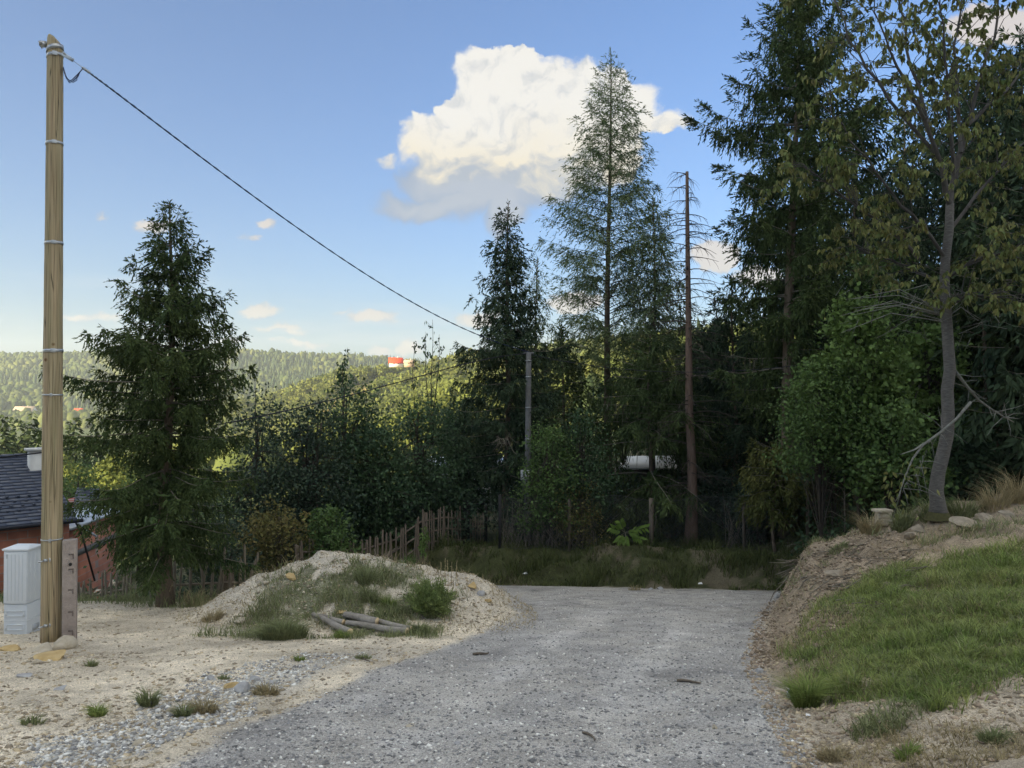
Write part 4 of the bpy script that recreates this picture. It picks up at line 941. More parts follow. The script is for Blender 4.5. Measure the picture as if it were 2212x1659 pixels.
# far side of the wood on the right: more trunks and crowns closing the view
for i, (px, Y, ty, mt) in enumerate([(1760, 31, 430, M_SPRUCE_D), (1960, 33, 250, M_SPRUCE_D), (2140, 30, 150, M_SPRUCE_D), (2290, 24, 60, M_SPRUCE_D), (1540, 33, 700, M_SPRUCE_D), (2330, 17, 200, M_SPRUCE_D)]):
    conifer('dark background spruce, number %d of those closing the wood' % (i + 1) if False else ['background spruce seen behind the tallest spruce', 'background spruce behind the cherry crown', 'background spruce above the young maple', 'tall spruce just beyond the right border', 'low background spruce behind the dead trunk', 'spruce at the right edge beside the bank'][i],
            base_at(px, Y), hgt(px, Y, ty), .2, pr((.05, 2.2), (.3, 2.8), (.6, 2.2), (.85, 1.2), (1, .2)), seed=130 + i, nb=80, tb=.06, s0=.1, sag=.4, up=.3, hang=.55, tw=.8, fr=.24, fw=.085, step=.13, tstep=.14, mat=mt, jit=.3)
# ------------------------------------------------------------------ materials of built things
def wood_pole_material():
    m = bpy.data.materials.new('treated_pole_wood'); m.use_nodes = True; t = m.node_tree; t.nodes.clear(); N = t.nodes.new; L = t.links.new
    out = N('ShaderNodeOutputMaterial'); b = N('ShaderNodeBsdfPrincipled'); L(b.outputs[0], out.inputs[0]); b.inputs['Roughness'].default_value = .65; b.inputs['Specular IOR Level'].default_value = .25
    co = N('ShaderNodeTexCoord'); sp = N('ShaderNodeSeparateXYZ'); L(co.outputs['Object'], sp.inputs[0])
    an = N('ShaderNodeMath'); an.operation = 'ARCTAN2'; L(sp.outputs[1], an.inputs[0]); L(sp.outputs[0], an.inputs[1])
    cb = N('ShaderNodeCombineXYZ'); L(an.outputs[0], cb.inputs[0]); L(sp.outputs[2], cb.inputs[1])
    def noise(scale, st, det=5, dist=0):
        mp = N('ShaderNodeMapping'); mp.inputs['Scale'].default_value = st; L(cb.outputs[0], mp.inputs[0])
        n = N('ShaderNodeTexNoise'); n.inputs['Scale'].default_value = scale; n.inputs['Detail'].default_value = det; n.inputs['Distortion'].default_value = dist; L(mp.outputs[0], n.inputs['Vector']); return n.outputs[0]
    def ramp(x, pts):
        r = N('ShaderNodeValToRGB'); L(x, r.inputs[0]); e = r.color_ramp.elements; e[0].position, e[0].color = pts[0][0], (*pts[0][1], 1); e[1].position, e[1].color = pts[-1][0], (*pts[-1][1], 1)
        for p_, c_ in pts[1:-1]: q = e.new(p_); q.color = (*c_, 1)
        return r.outputs[0]
    g = noise(1.0, (5, .9, 1), 8, 1.2); col = ramp(g, [(.3, (.22, .17, .115)), (.5, (.36, .295, .20)), (.7, (.44, .375, .275))])
    big = noise(1.0, (1.2, .5, 1), 3); c2 = ramp(big, [(.3, (.8, .86, .72)), (.7, (1.15, 1.08, 1.0))])
    mx = N('ShaderNodeMix'); mx.data_type = 'RGBA'; mx.blend_type = 'MULTIPLY'; mx.inputs[0].default_value = 1; L(col, mx.inputs[6]); L(c2, mx.inputs[7])
    # drying cracks
    wv = N('ShaderNodeTexVoronoi'); wv.feature = 'DISTANCE_TO_EDGE'; mp = N('ShaderNodeMapping'); mp.inputs['Scale'].default_value = (2.6, .32, 1)
    wz = N('ShaderNodeTexNoise'); wz.inputs['Scale'].default_value = 2; L(cb.outputs[0], wz.inputs['Vector']); va = N('ShaderNodeMix'); va.data_type = 'RGBA'; va.inputs[0].default_value = .08; L(cb.outputs[0], va.inputs[6]); L(wz.outputs[1], va.inputs[7])
    L(va.outputs[2], mp.inputs[0]); L(mp.outputs[0], wv.inputs['Vector']); wv.inputs['Scale'].default_value = 1.6
    cr = ramp(wv.outputs['Distance'], [(0.0, (0, 0, 0)), (.035, (1, 1, 1))])
    # knots
    vk = N('ShaderNodeTexVoronoi'); mk = N('ShaderNodeMapping'); mk.inputs['Scale'].default_value = (.11, 1, 1); L(cb.outputs[0], mk.inputs[0]); L(mk.outputs[0], vk.inputs['Vector']); vk.inputs['Scale'].default_value = 3.2
    kn = ramp(vk.outputs['Distance'], [(0.0, (.25, .18, .13)), (.06, (.42, .30, .2)), (.11, (1, 1, 1))])
    m2 = N('ShaderNodeMix'); m2.data_type = 'RGBA'; m2.blend_type = 'MULTIPLY'; m2.inputs[0].default_value = .85; L(mx.outputs[2], m2.inputs[6]); L(cr, m2.inputs[7])
    m3 = N('ShaderNodeMix'); m3.data_type = 'RGBA'; m3.blend_type = 'MULTIPLY'; m3.inputs[0].default_value = 1; L(m2.outputs[2], m3.inputs[6]); L(kn, m3.inputs[7])
    L(m3.outputs[2], b.inputs['Base Color'])
    bp = N('ShaderNodeBump'); bp.inputs['Strength'].default_value = .5; bp.inputs['Distance'].default_value = .01; L(cr, bp.inputs['Height']); L(bp.outputs[0], b.inputs['Normal'])
    return m
M_POLE = wood_pole_material()
M_ZINC = material('galvanised_steel', (.34, .36, .38), .38, col2=(.50, .52, .54), nscale=14, metal=.75, spec=.5)
M_CABLE = material('black_cable', (.012, .013, .02), .45, var=.1, spec=.4)
M_CABLE_B = material('blue_black_cable', (.012, .02, .06), .4, var=.1, spec=.4)
M_CONC = material('pinkish_concrete', (.25, .21, .19), .9, col2=(.39, .335, .30), nscale=7, bump=.6, bscale=60)
M_CONCG = material('grey_concrete', (.11, .11, .11), .9, col2=(.18, .18, .18), nscale=5, bump=.4, bscale=60)
M_PLAST = material('pale_grey_plastic', (.60, .645, .69), .45, var=.04, nscale=3, spec=.4)
M_PLAST2 = material('pale_grey_plastic_rim', (.66, .70, .74), .45, var=.04, nscale=3, spec=.4)
M_DARK = material('dark_gap', (.02, .02, .02), .8, var=.1)
M_OLDW = material('grey_weathered_wood', (.115, .095, .07), .9, col2=(.22, .19, .145), nscale=6, bump=.5, bscale=40, stretch=(3, 3, .6), island=.25)
M_DKW = material('dark_old_wood', (.085, .068, .054), .9, col2=(.17, .14, .11), nscale=6, bump=.4, bscale=40, stretch=(3, 3, .6), island=.3)
M_WIRE = material('rusty_wire', (.07, .07, .075), .6, var=.3, metal=.3)
M_CUT = material('fresh_cut_wood', (.62, .47, .28), .8, col2=(.72, .58, .38), nscale=20)
M_LOG = material('grey_log_bark', (.19, .17, .145), .9, col2=(.34, .315, .28), nscale=9, bump=.6, bscale=30)

# ------------------------------------------------------------------ wooden pole
def pole():
    b = on_ground(111, 1386); Yp = b.y; x0 = b.x; z0 = b.z
    root = empty('utility_pole', (x0, Yp, z0), 'new tan wooden utility pole with steel bands standing at the left', 'pole')
    top = at(119, 76, Yp).z - z0; lean = (at(119, 76, Yp).x - x0)
    n = 40; tz = np.linspace(0, 1, n); hh = top * tz; r = np.interp(tz, [0, .2, 1], [.137, .13, .098]) * 1.0; sides = 24
    th = np.arange(sides) * 2 * np.pi / sides
    rr = r[:, None] * (1 + .018 * np.sin(3 * th[None] + hh[:, None] * .9) + .012 * np.sin(hh[:, None] * 5 + th[None] * 2))
    X = lean * tz[:, None] + rr * np.cos(th)[None]; Yv = rr * np.sin(th)[None]; Z = np.repeat(hh[:, None] - .0, sides, 1)
    Z[0] += .035 * np.abs(np.cos(th)) - .02
    cut = top - .155 * np.clip((X[-1] - lean + .045) / .14, 0, 1) - .12 * np.clip((-(X[-1] - lean) - .03) / .06, 0, 1)
    for k in (-1,): Z[k] = cut
    Z = np.minimum(Z, cut[None] - (np.arange(n)[::-1] > 0)[:, None] * 0.002 * np.arange(n)[::-1][:, None])
    V_ = np.stack([X, Yv, Z], -1).reshape(-1, 3)
    A = Acc(); i = np.arange(n - 1)[:, None] * sides; j = np.arange(sides)[None]; k = (j + 1) % sides
    F_ = np.stack([i + j, i + k, i + sides + k, i + sides + j], -1).reshape(-1, 4); V_ = np.vstack([V_, [[lean - .02, 0, top - .01], [0, 0, 0.0]]])
    o = (n - 1) * sides; A.add(V_, [F_, np.array([[o + q, o + (q + 1) % sides, n * sides] for q in range(sides)] + [[(q + 1) % sides, q, n * sides + 1] for q in range(sides)])])
    A.obj('shaft', M_POLE, root, smooth=True)
    rad = lambda z: float(np.interp(z / top, [0, .2, 1], [.137, .13, .098])); cxz = lambda z: lean * z / top
    zpx = lambda py: at(112, py, Yp).z - z0
    def band(py, h, tilt=0., thick=.006, buckle=True, seal=False):
        z = zpx(py); rr_ = rad(z) + thick; B = Acc(); ths = np.linspace(0, 2 * np.pi, 29); zc = z + tilt * np.cos(ths)
        ro, ri = rr_, rr_ - thick
        ring = lambda r_, dz_: np.stack([cxz(z) + r_ * np.cos(ths), r_ * np.sin(ths), zc + dz_], 1)
        Vb = np.concatenate([ring(ro, -h / 2), ring(ro, h / 2), ring(ri, h / 2), ring(ri, -h / 2)]); m = len(ths); q = np.arange(m - 1)
        B.add(Vb, np.concatenate([np.stack([q + a_ * m, q + 1 + a_ * m, q + 1 + ((a_ + 1) % 4) * m, q + ((a_ + 1) % 4) * m], 1) for a_ in range(4)]))
        ob = B.obj('steel_band', M_ZINC, root)
        if buckle:
            C = Acc(); a0 = -1.05; C.box((cxz(z) + (ro + .004) * math.cos(a0), (ro + .004) * math.sin(a0), z + tilt * math.cos(a0)), (.03, .006, h * .62), rotz(a0 + math.pi / 2)); bevel_obj(C.obj('buckle', M_ZINC, ob), .002)
        if seal:
            C = Acc(); a0 = -1.2; C.box((cxz(z) + (ro + .012) * math.cos(a0), (ro + .012) * math.sin(a0), z), (.015, .014, .022), rotz(a0 + math.pi / 2)); bevel_obj(C.obj('buckle', M_ZINC, ob), .003)
        return ob
    band(107, .06, .035, .009, False)
    band(122, .045, .02); band(311, .04, .008); band(526, .04, .006); band(758, .045, .004); band(853, .022, .0, .006, False, True); band(1164, .018, 0, .006, False, True)
    # top clamp with its lugs and hook plate
    z = zpx(102); C = Acc(); C.box((cxz(z) - rad(z) - .045, -.02, z + .03), (.042, .006, .042), rotz(.25)); C.box((cxz(z) - rad(z) - .045, -.05, z + .03), (.042, .006, .036), rotz(.25))
    cl = C.obj('clamp', M_ZINC, root)
    C = Acc(); C.tube([(cxz(z) - rad(z) - .055, -.11, z + .03), (cxz(z) - rad(z) - .10, .03, z + .0)], .010, 6); C.tube([(cxz(z) - rad(z) - .045, -.075, z + .032), (cxz(z) - rad(z) - .05, -.09, z + .032)], .018, 6); C.obj('bolt', M_ZINC, cl)
    A3 = np.array(at(136, 117, Yp - .05) - Vector((x0, Yp, z0))); B3 = np.array(at(156, 129, Yp - .05) - Vector((x0, Yp, z0)))
    C = Acc(); d = B3 - A3; ang = math.atan2(d[2], d[0]); Rm = np.array([[math.cos(ang), 0, -math.sin(ang)], [0, 1, 0], [math.sin(ang), 0, math.cos(ang)]]); C.box((A3 + B3) / 2, (np.linalg.norm(d) / 2 + .02, .006, .026), Rm); hk = bevel_obj(C.obj('hook_plate', M_ZINC, root), .003)
    C = Acc(); C.tube([A3 + [.02, -.03, .01], A3 + [.02, .03, .01]], .014, 6); C.tube([B3 + [0, -.02, 0], B3 + [0, .02, 0]], .008, 6); C.obj('bolt', M_ZINC, hk)
    # big bolts low down
    for py in (1210, 1351):
        p0 = at(100, py, Yp - .12) - Vector((x0, Yp, z0)); p0 = np.array(p0); C = Acc(); C.tube([p0 + [.025, .03, 0.0], p0 + [.018, -.0, 0]], .042, 14); bo = C.obj('bolt', M_ZINC, root)
        C = Acc(); C.tube([p0 + [.02, .0, 0], p0 + [-.012, -.03, -.003]], .024, 6); C.tube([p0 + [-.01, -.03, -.003], p0 + [-.055, -.09, -.01]], .011, 8); C.obj('nut', M_ZINC, bo)
    # steel conduit and the service cable
    C = Acc(); c1 = np.array(at(96, 849, Yp) - Vector((x0, Yp, z0))); c0 = np.array(at(92.5, 1384, Yp) - Vector((x0, Yp, z0))); C.tube([c0, (c0 + c1) / 2 + [-.004, 0, 0], c1], .019, 10); C.obj('conduit', M_ZINC, root, smooth=True)
    C = Acc(); P = [c1 + [.0, 0, 0]] + [np.array(at(px, py, Yp) - Vector((x0, Yp, z0))) for px, py in ((95.5, 820), (97, 790), (99, 760), (101, 720), (101, 640), (100.5, 560), (101.5, 480), (102.5, 420), (103, 330), (105, 200), (106, 130))]
    C.tube(P, [.014] * 4 + [.011] * (len(P) - 4), 7); C.obj('service_cable', M_CABLE, root, smooth=True)
    # hanging loops of cable
    C = Acc(); E = lambda px, py, dd=0: np.array(at(px, py, Yp - .03 + dd) - Vector((x0, Yp, z0)))
    for k, (lx, ly) in enumerate(((157, 174), (153, 178), (160, 177), (150, 176))):
        C.tube([E(137, 146, .02 * k), E(139 + k, 157 + k * 2), E(144 + k * .6, 170), E(lx - 2, ly + 1), E(lx + 6, ly - 4), E(169 - k, 165 - k), E(172, 156), E(179, 148)], .0065, 5)
    C.obj('cable_loop', M_CABLE_B, root, smooth=True)
    return b
PB = pole()
# ------------------------------------------------------------------ concrete pole and the cables
CY = 23.2
def concrete_pole():
    b = base_at(1139, CY); root = empty('concrete_pole', b, 'slim grey concrete utility pole with steel bands and a small white number plate', 'pole')
    zt = at(1142, 757, CY).z; hh = zt - b[2]; dx_ = (at(1142, 757, CY).x - b[0])
    A = Acc(); t = np.linspace(0, 1, 8); A.tube(np.stack([dx_ * t, 0 * t, hh * t - .05], 1), np.linspace(.11, .082, 8), 14); A.obj('shaft', M_CONCG, root, smooth=True)
    for py in (779, 814, 880, 948):
        z = at(1142, py, CY).z - b[2]; B = Acc(); B.tube([(dx_ * z / hh, 0, z - .012), (dx_ * z / hh, 0, z + .012)], .105 - .015 * z / hh, 14); B.box((dx_ * z / hh + .0, -.105, z), (.03, .02, .018)); B.obj('steel_band', M_ZINC, root)
    B = Acc(); z = hh - .08; B.box((dx_, 0, z), (.16, .03, .03)); B.obj('cross_bracket', M_CONCG, root)
    pl = at(1134, 1026, CY - .12); B = Acc(); B.box(np.array(pl) - np.array(b), (.13, .004, .15)); o = B.obj('number_plate', material('white_plate', (.55, .56, .57), .6, col2=(.75, .75, .76), nscale=6), root)
    c0 = np.array(pl) - np.array(b); segs = {'7': ((-.5, .9, .5, .9), (.5, .9, -.1, -.9)), '9': ((-.5, .9, .5, .9), (-.5, .9, -.5, .1), (-.5, .1, .5, .1), (.5, .9, .5, -.5), (.5, -.5, -.3, -.9))}
    for ch, ox in (('7', -.055), ('9', .055)):
        D_ = Acc()
        for (xa, za, xb, zb) in segs[ch]: D_.tube([c0 + [ox + xa * .04, -.008, za * .1], c0 + [ox + xb * .04, -.008, zb * .1]], .011, 4)
        D_.obj('painted_digit', M_DARK, o)
    B = Acc(); p2 = at(1134, 1048, CY - .12); B.box(np.array(p2) - np.array(b), (.07, .03, .16)); B.obj('junction_box', M_CONCG, root)
    return at(1142, 762, CY)
CT = concrete_pole()
def cable(name, pts2, label, r, mat, twist=0, bundle=1):
    """pts2: list of (px, py, Y) along the span"""
    P = np.array([at(*q) for q in pts2]); u = np.arange(len(P)); uu = np.linspace(0, len(P) - 1, 90)
    # smooth curve through the points
    co = [np.polyfit(u, P[:, i], min(4, len(P) - 1)) for i in range(3)]; C = np.stack([np.polyval(c, uu) for c in co], 1)
    A = Acc(); s = np.linspace(0, twist * 6.283, 90)
    for k in range(bundle):
        a_ = s + k * 6.283 / bundle; off = np.stack([np.cos(a_) * .5, np.cos(a_) * .5, np.sin(a_)], 1) * (r * .9 if bundle > 1 else 0); A.tube(C + off, r if bundle == 1 else r * .62, 5, cap=False)
    o = A.obj(name, mat, smooth=True); setp(o, label, 'cable'); return o
Yp = PB.y
cable('overhead_cable', [(183, 150, Yp - .03), (255, 205, 12.4), (430, 335, 14.2), (620, 475, 16.4), (800, 600, 18.9), (985, 702, 21.3), (1142, 760, CY)], 'dark twisted cable sagging from the wooden pole to the concrete pole', .014, M_CABLE_B, 26, 2)
cable('lower_cable', [(-30, 991, 15.0), (140, 972, 16.2), (380, 932, 17.8), (640, 884, 19.5), (860, 826, 21.3), (1000, 787, 22.3), (1142, 764, CY)], 'black cable crossing low over the roof and in front of the lone spruce', .015, M_CABLE, 0, 1)
cable('forest_cable', [(1142, 765, CY), (1300, 792, 22.5), (1500, 806, 21.8), (1700, 790, 21.), (1900, 760, 20.3), (2120, 715, 19.5), (2260, 680, 19)], 'thin dark cable running through the wood to the right of the concrete pole', .009, M_CABLE, 0, 1)
# strap and clamp at the start of the overhead cable
A = Acc(); A.tube([at(154, 128, Yp - .05), at(181, 148, Yp - .03)], .004, 5); s_o = A.obj('tension_wire', M_ZINC); setp(s_o, 'short bare steel wire between the pole hook and the cable clamp', 'wire')
A = Acc(); a0, a1 = np.array(at(178, 146, Yp - .03)), np.array(at(194, 157, Yp - .03)); A.tube([a0, a1], .019, 4); cl_o = A.obj('cable_clamp', M_ZINC); setp(cl_o, 'small dark metal clamp gripping the start of the overhead cable', 'clamp')

# ------------------------------------------------------------------ utility cabinet
def cabinet():
    b = on_ground(58, 1370); Yc = b.y; xr = b.x; w = (58 - 8) / FPX * Yc * 1.0; dpt = .34; hh = at(58, 1190, Yc).z - b.z
    root = empty('utility_cabinet', (xr - w / 2, Yc + dpt / 2, b.z), 'pale grey plastic cable cabinet beside the wooden pole', 'cabinet')
    zs = (at(58, 1305, Yc).z - b.z)          # seam between lower and upper half
    A = Acc(); A.box((0, 0, zs / 2 - .06), (w / 2, dpt / 2, zs / 2 + .056)); lo_ = bevel_obj(A.obj('lower_housing', M_PLAST, root), .008)
    A = Acc(); A.box((0, 0, (zs + hh) / 2 + .002), (w / 2 + .004, dpt / 2 + .004, (hh - zs) / 2)); up_ = bevel_obj(A.obj('upper_housing', M_PLAST, root), .008)
    A = Acc(); A.box((0, -dpt / 2 - .008, (zs + hh) / 2 - .004), (w / 2 - .004, .008, (hh - zs) / 2 - .014)); dr = bevel_obj(A.obj('door', M_PLAST2, root), .004)
    for k in range(5):
        A = Acc(); A.box((-w / 2 + .06 + k * (w - .12) / 4, -dpt / 2 - .019, (zs + hh) / 2), (.006, .004, (hh - zs) / 2 - .05)); bevel_obj(A.obj('rib', M_PLAST, dr), .002)
    A = Acc(); A.box((-w / 2 + .055, -dpt / 2 - .02, hh - .08), (.004, .003, .03)); A.obj('keyhole', M_DARK, dr)
    for k in range(3):
        A = Acc(); A.box((w / 2 + .008, -dpt / 2 + .07 + k * .1, (zs + hh) / 2), (.004, .006, (hh - zs) / 2 - .05)); bevel_obj(A.obj('side_rib', M_PLAST2, up_), .002)
    # lid with sloping edges
    A = Acc(); e = .022; z0, z1, z2 = hh + .002, hh + .028, hh + .062
    V_ = [(-w/2-e,-dpt/2-e,z0),(w/2+e,-dpt/2-e,z0),(w/2+e,dpt/2+e,z0),(-w/2-e,dpt/2+e,z0),(-w/2-e,-dpt/2-e,z1),(w/2+e,-dpt/2-e,z1),(w/2+e,dpt/2+e,z1),(-w/2-e,dpt/2+e,z1),
          (-w/2+.05,-.02,z2),(w/2-.05,-.02,z2),(w/2-.05,.06,z2),(-w/2+.05,.06,z2)]
    A.add(V_, np.array([[3,2,1,0],[0,1,5,4],[1,2,6,5],[2,3,7,6],[3,0,4,7],[4,5,9,8],[5,6,10,9],[6,7,11,10],[7,4,8,11],[8,9,10,11]])); bevel_obj(A.obj('lid', M_PLAST2, root), .003, 1)
    for zc in (zs * .68, zs * .22):
        A = Acc(); y = -dpt / 2 - .004; x0, x1 = -w / 2 + .035, w / 2 - .045; h = .036
        for c_, hf in (((0 + (x0 + x1) / 2, y, zc + h), ((x1 - x0) / 2 + .01, .007, .006)), (((x0 + x1) / 2, y, zc - h), ((x1 - x0) / 2 + .01, .007, .006)), ((x0, y, zc), (.006, .007, h)), ((x1, y, zc), (.006, .007, h))): A.box(c_, hf)
        fr = A.obj('recessed_panel', M_PLAST2, lo_)
    A = Acc(); A.box((0, -dpt / 2 - .003, zs * .45), (w / 2, .003, .003)); A.box((w / 2 + .003, 0, zs * .45), (.003, dpt / 2, .003)); A.obj('groove_line', M_PLAST2, lo_)
    A = Acc(); A.box((w / 2 + .003, .03, .05), (.003, .07, .045)); A.obj('vent', material('cabinet_shade_grey', (.42, .45, .48), .6, var=.05), lo_)
cabinet()
# ------------------------------------------------------------------ concrete stub
def stub():
    b = on_ground(150, 1386); Ys = b.y; root = empty('concrete_post', b, 'pinkish concrete anchor post bolted behind the foot of the wooden pole', 'post', rz=R(24))
    hh = at(149, 1165, Ys).z - b.z; A = Acc(); A.box((0, 0, hh / 2 - .05), (.088, .065, hh / 2 + .05)); bevel_obj(A.obj('shaft', M_CONC, root), .012)
    for z in (.16, .42, .72, 1.0, 1.2):
        A = Acc(); A.box((.02, -.067, z), (.030, .004, .009), rotz(.0)); A.box((.045, -.067, z - .03), (.006, .004, .03)); A.obj('cast_mark', material('concrete_recess_shade', (.17, .14, .125), .9), root)  # raised bars, the recess shade put into a darker concrete colour
    A = Acc(); A.tube([(.01, -.062, hh - .33), (.01, -.068, hh - .33)], .022, 12); A.obj('bolt_hole', M_DARK, root)
stub()

# ------------------------------------------------------------------ house below the dirt terrace
def brick_material():
    m = bpy.data.materials.new('red_hollow_brick'); m.use_nodes = True; t = m.node_tree; t.nodes.clear(); N = t.nodes.new; L = t.links.new
    out = N('ShaderNodeOutputMaterial'); b = N('ShaderNodeBsdfPrincipled'); L(b.outputs[0], out.inputs[0]); b.inputs['Roughness'].default_value = .9
    co = N('ShaderNodeTexCoord'); mp = N('ShaderNodeMapping'); mp.inputs['Rotation'].default_value = (R(90), 0, 0); L(co.outputs['Object'], mp.inputs[0])
    br = N('ShaderNodeTexBrick'); br.inputs['Scale'].default_value = 1; br.inputs['Brick Width'].default_value = .37; br.inputs['Row Height'].default_value = .24; br.inputs['Mortar Size'].default_value = .012
    br.inputs['Color1'].default_value = (.42, .165, .10, 1); br.inputs['Color2'].default_value = (.33, .13, .08, 1); br.inputs['Mortar'].default_value = (.27, .20, .17, 1); L(mp.outputs[0], br.inputs['Vector'])
    nz = N('ShaderNodeTexNoise'); nz.inputs['Scale'].default_value = 2.5; nz.inputs['Detail'].default_value = 6; L(co.outputs['Object'], nz.inputs['Vector'])
    r = N('ShaderNodeMapRange'); L(nz.outputs[0], r.inputs[0]); r.inputs[1].default_value = .3; r.inputs[2].default_value = .7; r.inputs[3].default_value = .75; r.inputs[4].default_value = 1.25
    s = N('ShaderNodeVectorMath'); s.operation = 'SCALE'; L(br.outputs[0], s.inputs[0]); L(r.outputs[0], s.inputs['Scale']); L(s.outputs[0], b.inputs['Base Color']); return m
M_BRICK = brick_material()
M_ROOF = material('dark_blue_grey_tiles', (.048, .058, .085), .5, col2=(.07, .082, .115), nscale=3, spec=.5, island=.12)
M_WHITE = material('white_render', (.62, .62, .60), .85, var=.06, nscale=4)
M_MET = material('pale_sheet_metal', (.40, .45, .52), .4, col2=(.50, .55, .62), nscale=2, metal=.3, spec=.5)
def house():
    # u runs along the eave towards the viewer's left, v points down the visible roof slope
    E1 = np.array(at(167, 1121, 24.0)); ang = R(225); u = np.array([math.cos(ang), math.sin(ang), 0]); v = np.array([.7071, -.7071, 0])
    rise = 2.05 + 0; run = 4.2 * .72; run = 3.0; Lh = 7.5
    R1 = np.array(at(88, 985, 27.0)); rise = R1[2] - E1[2]; run = float(np.dot(E1 - R1, v)); R1 = E1 - v * run + np.array([0, 0, rise]); 
    gz = H(E1[0], E1[1]) - .2
    root = empty('brick_house', (E1[0], E1[1], gz), 'unplastered red brick house with a dark blue grey tiled roof below the terrace', 'house')
    o0 = np.array([E1[0], E1[1], gz]); L_ = lambda p: np.array(p) - o0
    nC = 22
    # each course of tiles is a step of its own, the joints staggered
    n_lab = 0
    for k in range(nC):
        f0, f1 = k / nC, (k + 1) / nC
        A = Acc(); 
        pa = E1 * (1 - f0) + R1 * f0; pb = E1 * (1 - f1) + R1 * f1
        tw_ = .62; st = (k % 2) * .31; x = -.0
        while x < Lh:
            x1 = min(Lh, x + (tw_ - st if x == 0 and st else tw_)); lift = np.array([0, 0, .035]); g_ = .006
            q = [pa + u * (x + g_) + lift, pa + u * (x1 - g_) + lift, pb + u * (x1 - g_) + [0, 0, .004], pb + u * (x + g_) + [0, 0, .004]]
            lo4 = [pa + u * (x + g_), pa + u * (x1 - g_), pb + u * (x1 - g_) - [0, 0, .02], pb + u * (x + g_) - [0, 0, .02]]
            A.add([L_(p) for p in q + lo4], np.array([[0, 3, 2, 1], [0, 1, 5, 4], [1, 2, 6, 5], [2, 3, 7, 6], [3, 0, 4, 7], [4, 5, 6, 7]])); x = x1
        c = A.obj('tile_course', M_ROOF, root); c['kind'] = 'stuff'
    # deck under the tiles and the far slope
    A = Acc(); W = R1 - v * run + np.array([0, 0, -rise])
    def prism(A, p, q, a_, w_):
        A.add([L_(z) for z in (p, q, q + a_, p + a_, p - w_, q - w_, q + a_ - w_, p + a_ - w_)], np.array([[0, 3, 2, 1], [4, 5, 6, 7], [0, 1, 5, 4], [1, 2, 6, 5], [2, 3, 7, 6], [3, 0, 4, 7]]))
    prism(A, E1 - [0, 0, .02], R1 - [0, 0, .02], u * Lh, np.array([0, 0, .1])); prism(A, R1 - [0, 0, .02], W, u * Lh, np.array([0, 0, .1])); A.obj('roof_deck', M_DARK, root)
    for k in range(int(Lh / .38)):
        A = Acc(); A.tube([L_(R1 + u * (k * .38)) + [0, 0, .02], L_(R1 + u * (k * .38 + .40)) + [0, 0, .045]], .085, 8); A.obj('ridge_tile', M_ROOF, root, smooth=True)
    A = Acc()
    for row, f in enumerate((.17, .235, .30, .365)):
        for k in range(26):
            p = E1 * (1 - f) + R1 * f + u * (.2 + k * .3 + (row % 2) * .15) + [0, 0, .055]; A.box(L_(p), (.035, .035, .03))
    sg = A.obj('snow_guards', M_ROOF, root); sg['kind'] = 'stuff'
    A = Acc(); g0 = E1 + v * .06 - [0, 0, .05]; A.tube([L_(g0 - u * .15), L_(g0 + u * Lh)], .06, 8); A.obj('gutter', material('black_gutter', (.02, .02, .025), .4, var=.1), root, smooth=True)
    A = Acc(); q0 = E1 - v * .2 - u * .02 - [0, 0, .15]; A.tube([L_(q0), L_(q0 + v * .25 + [0, 0, -.35] - u * .1), L_(q0 - [0, 0, 1.9] - u * .55)], .03, 6); A.obj('downpipe', M_DARK, root)
    A = Acc(); A.tube([L_(q0 + v * .1 - u * .02), L_(q0 + v * .3 - u * .5 + [0, 0, -.45])], .035, 6); A.obj('aerial', M_MET, root)
    # walls
    wt = E1 - v * .45 + u * .25 - [0, 0, .08]
    A = Acc(); wl = wt - v * (run * 2 - .9)
    for (p, q) in ((wt, wt + u * (Lh - .5)), (wt, wl)):
        d = (q - p) / np.linalg.norm(q - p); nrm = np.array([-d[1], d[0], 0]) * .15
        A.add([L_(z) for z in (p - nrm, q - nrm, q + nrm, p + nrm)] + [L_(z) * [1, 1, 0] for z in (p - nrm, q - nrm, q + nrm, p + nrm)], np.array([[0, 1, 2, 3], [7, 6, 5, 4], [0, 4, 5, 1], [1, 5, 6, 2], [2, 6, 7, 3], [3, 7, 4, 0]]))
    A.add([L_(z) for z in (wt + [0, 0, -.02], wl + [0, 0, -.02], R1 + u * .25 - [0, 0, .15])], np.array([[0, 1, 2]]))
    wo_ = A.obj('wall', M_BRICK, root)
    # window opening seen at the far left
    A = Acc(); p = wt + u * 3.1 + v * .16 + [0, 0, -1.7]; A.box(L_(p), (.75, .02, .55), np.column_stack([u, v, [0, 0, 1]])); A.obj('window_opening', M_DARK, root)
    A = Acc(); p = wt + u * 3.1 + v * .17 + [0, 0, -1.07]; A.box(L_(p), (1.0, .02, .1), np.column_stack([u, v, [0, 0, 1]])); A.obj('lintel', M_CONCG, root)
    # chimney
    f = .80; pc = E1 * (1 - f) + R1 * f + u * .35; A = Acc(); A.box(L_(pc) + [0, 0, -.25], (.2, .2, .85), rotz(ang)); ch = A.obj('chimney', M_WHITE, root)
    A = Acc(); A.box(L_(pc) + [0, 0, .64], (.28, .28, .04), rotz(ang)); A.obj('chimney_cap', M_WHITE, ch)
    # low wing behind with a flat metal roof
    wz = at(200, 1128, 27).z; W0 = np.array(at(140, 1135, 25.5)); W1 = np.array(at(250, 1135, 29.5)); W0[2] = W1[2] = wz; d = (W1 - W0); ln = np.linalg.norm(d); d /= ln; nr = np.array([-d[1], d[0], 0])
